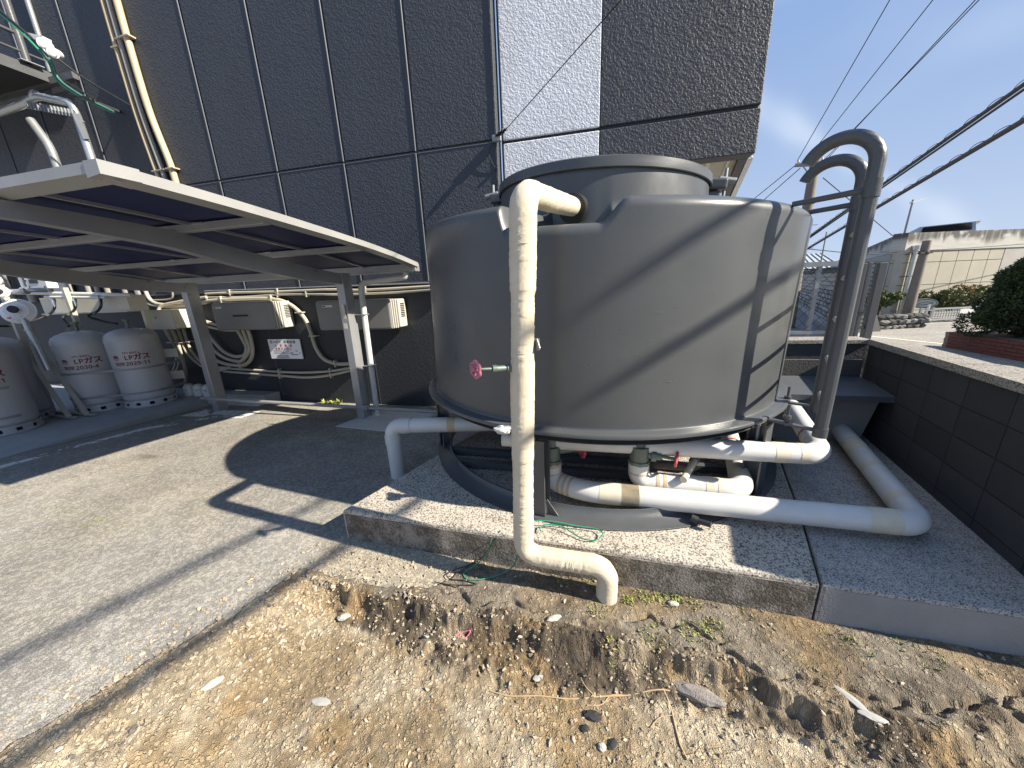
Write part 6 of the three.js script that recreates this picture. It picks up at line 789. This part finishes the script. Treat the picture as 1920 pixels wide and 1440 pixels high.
stone('flat white plastic shard on the sandy soil below the asphalt edge', 'white_shard', 'debris', -1.14, 0.86, 0.030, 1.5, 0.14, 0.55, 0.1, mat.shard);
stone('long narrow white shard on the dark soil slope', 'white_shard', 'debris', 1.0, 1.235, 0.032, 1.7, 0.14, 0.5, -0.9, mat.shard);
stone('white shard just below the long narrow one', 'white_shard', 'debris', 1.04, 1.185, 0.026, 1.6, 0.16, 0.6, -0.2, mat.shard);
stone('white shard pair beside the soil step, near the middle', 'white_shard', 'debris', -0.22, 1.14, 0.018, 1.3, 0.2, 0.8, 0.5, mat.shard);
stone('pale oblong stone on the crust beneath the wrapped elbow', 'pale_stone', 'stone', -0.17, 1.345, 0.020, 1.9, 0.5, 0.7, 0.5, mat.chip);
stone('pale flat stone on the brown crust between weeds', 'pale_stone', 'stone', 0.42, 1.55, 0.018, 1.5, 0.5, 0.8, 0.0, mat.chip);
stone('round pale stone lying alone by the picture bottom', 'pale_stone', 'stone', 0.06, 0.955, 0.014, 1.1, 0.7, 1, 0.0, mat.chip);
stone('pale angular stone lying among gravel at the soil corner', 'pale_stone', 'stone', -1.30, 1.22, 0.024, 1.4, 0.5, 0.8, 0.6, mat.chip);
stone('pale stone on the sandy soil near the picture corner', 'pale_stone', 'stone', -1.62, 0.78, 0.028, 1.4, 0.4, 0.7, 0.9, mat.chip);
{ // pebbles and grit
  const sets = [[[0.40, 0.335, 0.245], 3900], [[0.26, 0.21, 0.15], 1700], [[0.50, 0.47, 0.40], 160], [[0.12, 0.11, 0.10], 160], [[0.36, 0.275, 0.17], 900]]; const base = stonelet(1, 1, 0.62, 0.8, 1, 0.34), tot = sets.reduce((s, x) => s + x[1], 0);
  const im = new THREE.InstancedMesh(base, new THREE.MeshStandardMaterial({ color: 0xffffff, roughness: 0.93 }), tot); let k = 0; const o = new THREE.Object3D();
  for (const [c, n] of sets) for (let i = 0; i < n; i++) { let u, w, d, f; do { u = rr(-2.4, 1.9); w = rr(0.3, 1.66); d = sdPoly(u, w, dirtPoly); f = 1; if (d > 0.02) f = d < 0.22 ? 0.10 : 0; else { const near = Math.exp(-Math.pow(d / 0.28, 2)); f = 0.16 + 0.84 * near * (u < -0.9 ? 1 : 0.2); const t = dirtInfo(u, w).t; if (t > 0.98) f *= 0.4; if (t > 0.05 && t < 0.97) f *= 2; f *= ss(0.35, 0.6, fbm(u * 4, w * 4, 601, 3)) + 0.12; } } while (rnd() > f); const s = 0.0020 + 0.0075 * Math.pow(rnd(), 4.5) + (u < -0.9 && d > -0.35 ? 0.0035 * rnd() : 0); const y = d > 0 ? 0.001 : soilY(u, w); o.position.set(u, y + s * 0.25, -w); o.rotation.set(rr(-0.4, 0.4), rr(0, 6.28), rr(-0.4, 0.4)); o.scale.set(s * rr(0.8, 1.5), s, s * rr(0.7, 1.2)); o.updateMatrix(); im.setMatrixAt(k, o.matrix); const v = rr(0.75, 1.2); im.setColorAt(k, C(c[0] * v, c[1] * v, c[2] * v)); k++; }
  im.name = 'gravel'; im.userData = { kind: 'stuff', label: 'loose gravel and grit scattered over the soil', category: 'gravel' }; sh(im); scene.add(im);
}
{ // weeds: small leaf tufts
  const g = []; const pos = [], col = []; const tuft = (u, w, y, n, R, h) => { for (let i = 0; i < n; i++) { const a = rr(0, 6.28), r = R * Math.sqrt(rnd()), x = u + Math.cos(a) * r, z = w + Math.sin(a) * r, b = rr(0, 6.28), l = h * rr(0.5, 1.3), wd = l * 0.22, yy = typeof y === 'function' ? y(x, z) : y; const tip = [x + Math.cos(b) * l * 0.7, yy + l * rr(0.3, 0.9), z + Math.sin(b) * l * 0.7], m = [x + Math.cos(b) * l * 0.3, yy + l * 0.35, z + Math.sin(b) * l * 0.3]; const p = [-Math.sin(b) * wd, Math.cos(b) * wd]; const v = rr(0.6, 1.4), q = rnd() > 0.75 ? [1.5, 1.2, 0.8] : [0.9, 1, 0.8]; for (const P of [[x, yy, z], [m[0] + p[0], m[1], m[2] + p[1]], tip, [x, yy, z], tip, [m[0] - p[0], m[1], m[2] - p[1]]]) { pos.push(P[0], P[1], -P[2]); col.push(v * q[0], v * q[1], v * q[2]); } } };
  for (const [u, w, n, R] of [[0.20, 1.53, 70, 0.035], [0.30, 1.60, 160, 0.07], [0.40, 1.585, 130, 0.06], [0.5, 1.58, 50, 0.06], [0.48, 1.41, 80, 0.07], [0.57, 1.43, 60, 0.05], [0.59, 1.48, 20, 0.03], [0.11, 1.27, 60, 0.04], [0.05, 1.44, 40, 0.05], [0.0, 1.62, 60, 0.05], [-0.17, 1.62, 26, 0.08], [0.30, 1.35, 50, 0.06], [1.15, 1.48, 40, 0.07], [1.4, 1.5, 40, 0.08], [-0.62, 1.60, 40, 0.05], [0.75, 1.56, 14, 0.04]]) tuft(u, w, soilY, n, R, 0.017);
  for (const [u, w, n, R] of [[-4.17, 1.5, 40, 0.10], [-3.95, 1.46, 30, 0.1], [-3.69, 1.47, 60, 0.09], [-3.45, 1.45, 36, 0.1], [-3.2, 1.48, 30, 0.08], [-4.4, 1.56, 20, 0.1]]) tuft(u, w, 0.0, n, R, 0.012);
  for (const [u, w, n, R] of [[-4.42, 4.72, 60, 0.07], [-4.25, 4.76, 40, 0.06]]) tuft(u, w, gy(4.74), n, R, 0.09);
  const q = new THREE.BufferGeometry(); q.setAttribute('position', new THREE.Float32BufferAttribute(pos, 3)); q.setAttribute('color', new THREE.Float32BufferAttribute(col, 3)); q.computeVertexNormals(); const o = sh(new THREE.Mesh(q, mat.weed)); o.name = 'weeds'; o.userData = { kind: 'stuff', label: 'small yellow-green weeds and moss along cracks in the ground', category: 'weeds' }; scene.add(o);
}
// dry roots, wires, twig
const onSoil = (a, h = 0.004) => a.map(([u, w]) => V(u, soilY(u, w) + h, w));
solo('dry_root', 'long pale dry root lying across the sandy soil', 'root', mg([curve(onSoil([[-0.42, 1.055], [-0.34, 1.05], [-0.2, 1.075], [-0.07, 1.09], [0.06, 1.125], [0.17, 1.155], [0.30, 1.19], [0.38, 1.2]]), 0.0028), curve(onSoil([[0.0, 1.08], [0.06, 1.10], [0.10, 1.14], [0.16, 1.155]]), 0.002), curve(onSoil([[-0.03, 1.17], [-0.01, 1.14], [0.03, 1.12]]), 0.0018)]), mat.root);
solo('dry_root', 'short forked dry root running down beside the concrete slab fragment', 'root', mg([curve(onSoil([[0.32, 1.195], [0.34, 1.15], [0.345, 1.10], [0.35, 1.05], [0.355, 1.02], [0.37, 0.985]]), 0.003), curve(onSoil([[0.345, 1.12], [0.29, 1.10], [0.25, 1.06]]), 0.0016)]), mat.root);
solo('green_wire', 'loose green wire loop on the ground beside the pipe foot', 'wire', curve([V(-0.56, 0.20, 1.62), V(-0.60, 0.10, 1.60), V(-0.66, 0.035, 1.575), V(-0.715, 0.012, 1.53), V(-0.69, 0.012, 1.495), V(-0.62, 0.012, 1.50), V(-0.54, 0.014, 1.535), V(-0.46, 0.03, 1.58), V(-0.415, 0.10, 1.575), V(-0.40, 0.16, 1.57)], 0.0035, { radial: 8, n: 90 }), mat.green);
solo('black_wire', 'thin black wire straggling from the green loop over the asphalt', 'wire', curve([V(-0.52, 0.23, 1.66), V(-0.62, 0.08, 1.60), V(-0.70, 0.02, 1.585), V(-0.77, 0.012, 1.55), V(-0.81, 0.012, 1.50), V(-0.78, 0.012, 1.475), V(-0.70, 0.012, 1.48), V(-0.62, 0.01, 1.47), V(-0.75, 0.01, 1.44), V(-0.86, 0.01, 1.44)], 0.0028, { radial: 6, n: 80 }), mat.wire);
solo('green_wire', 'flat green wire loop lying on the stand ring at the pad', 'wire', curve([V(-0.34, 0.27, 1.735), V(-0.21, 0.265, 1.75), V(-0.09, 0.25, 1.755), V(0.03, 0.243, 1.755), V(0.065, 0.243, 1.725), V(0.03, 0.235, 1.675), V(-0.04, 0.235, 1.67), V(-0.10, 0.24, 1.70), V(-0.17, 0.25, 1.735), V(-0.27, 0.25, 1.73), V(-0.29, 0.24, 1.70), V(-0.28, 0.243, 1.68)], 0.0035, { radial: 8, n: 90 }), mat.green);
solo('plastic_strip', 'small pink plastic strip caught on the soil step', 'debris', curve(onSoil([[-0.66, 1.235], [-0.62, 1.25], [-0.58, 1.25], [-0.6, 1.235], [-0.64, 1.228]], 0.006), 0.003), mat.pinkPlastic);
renderer.render(scene, camera);
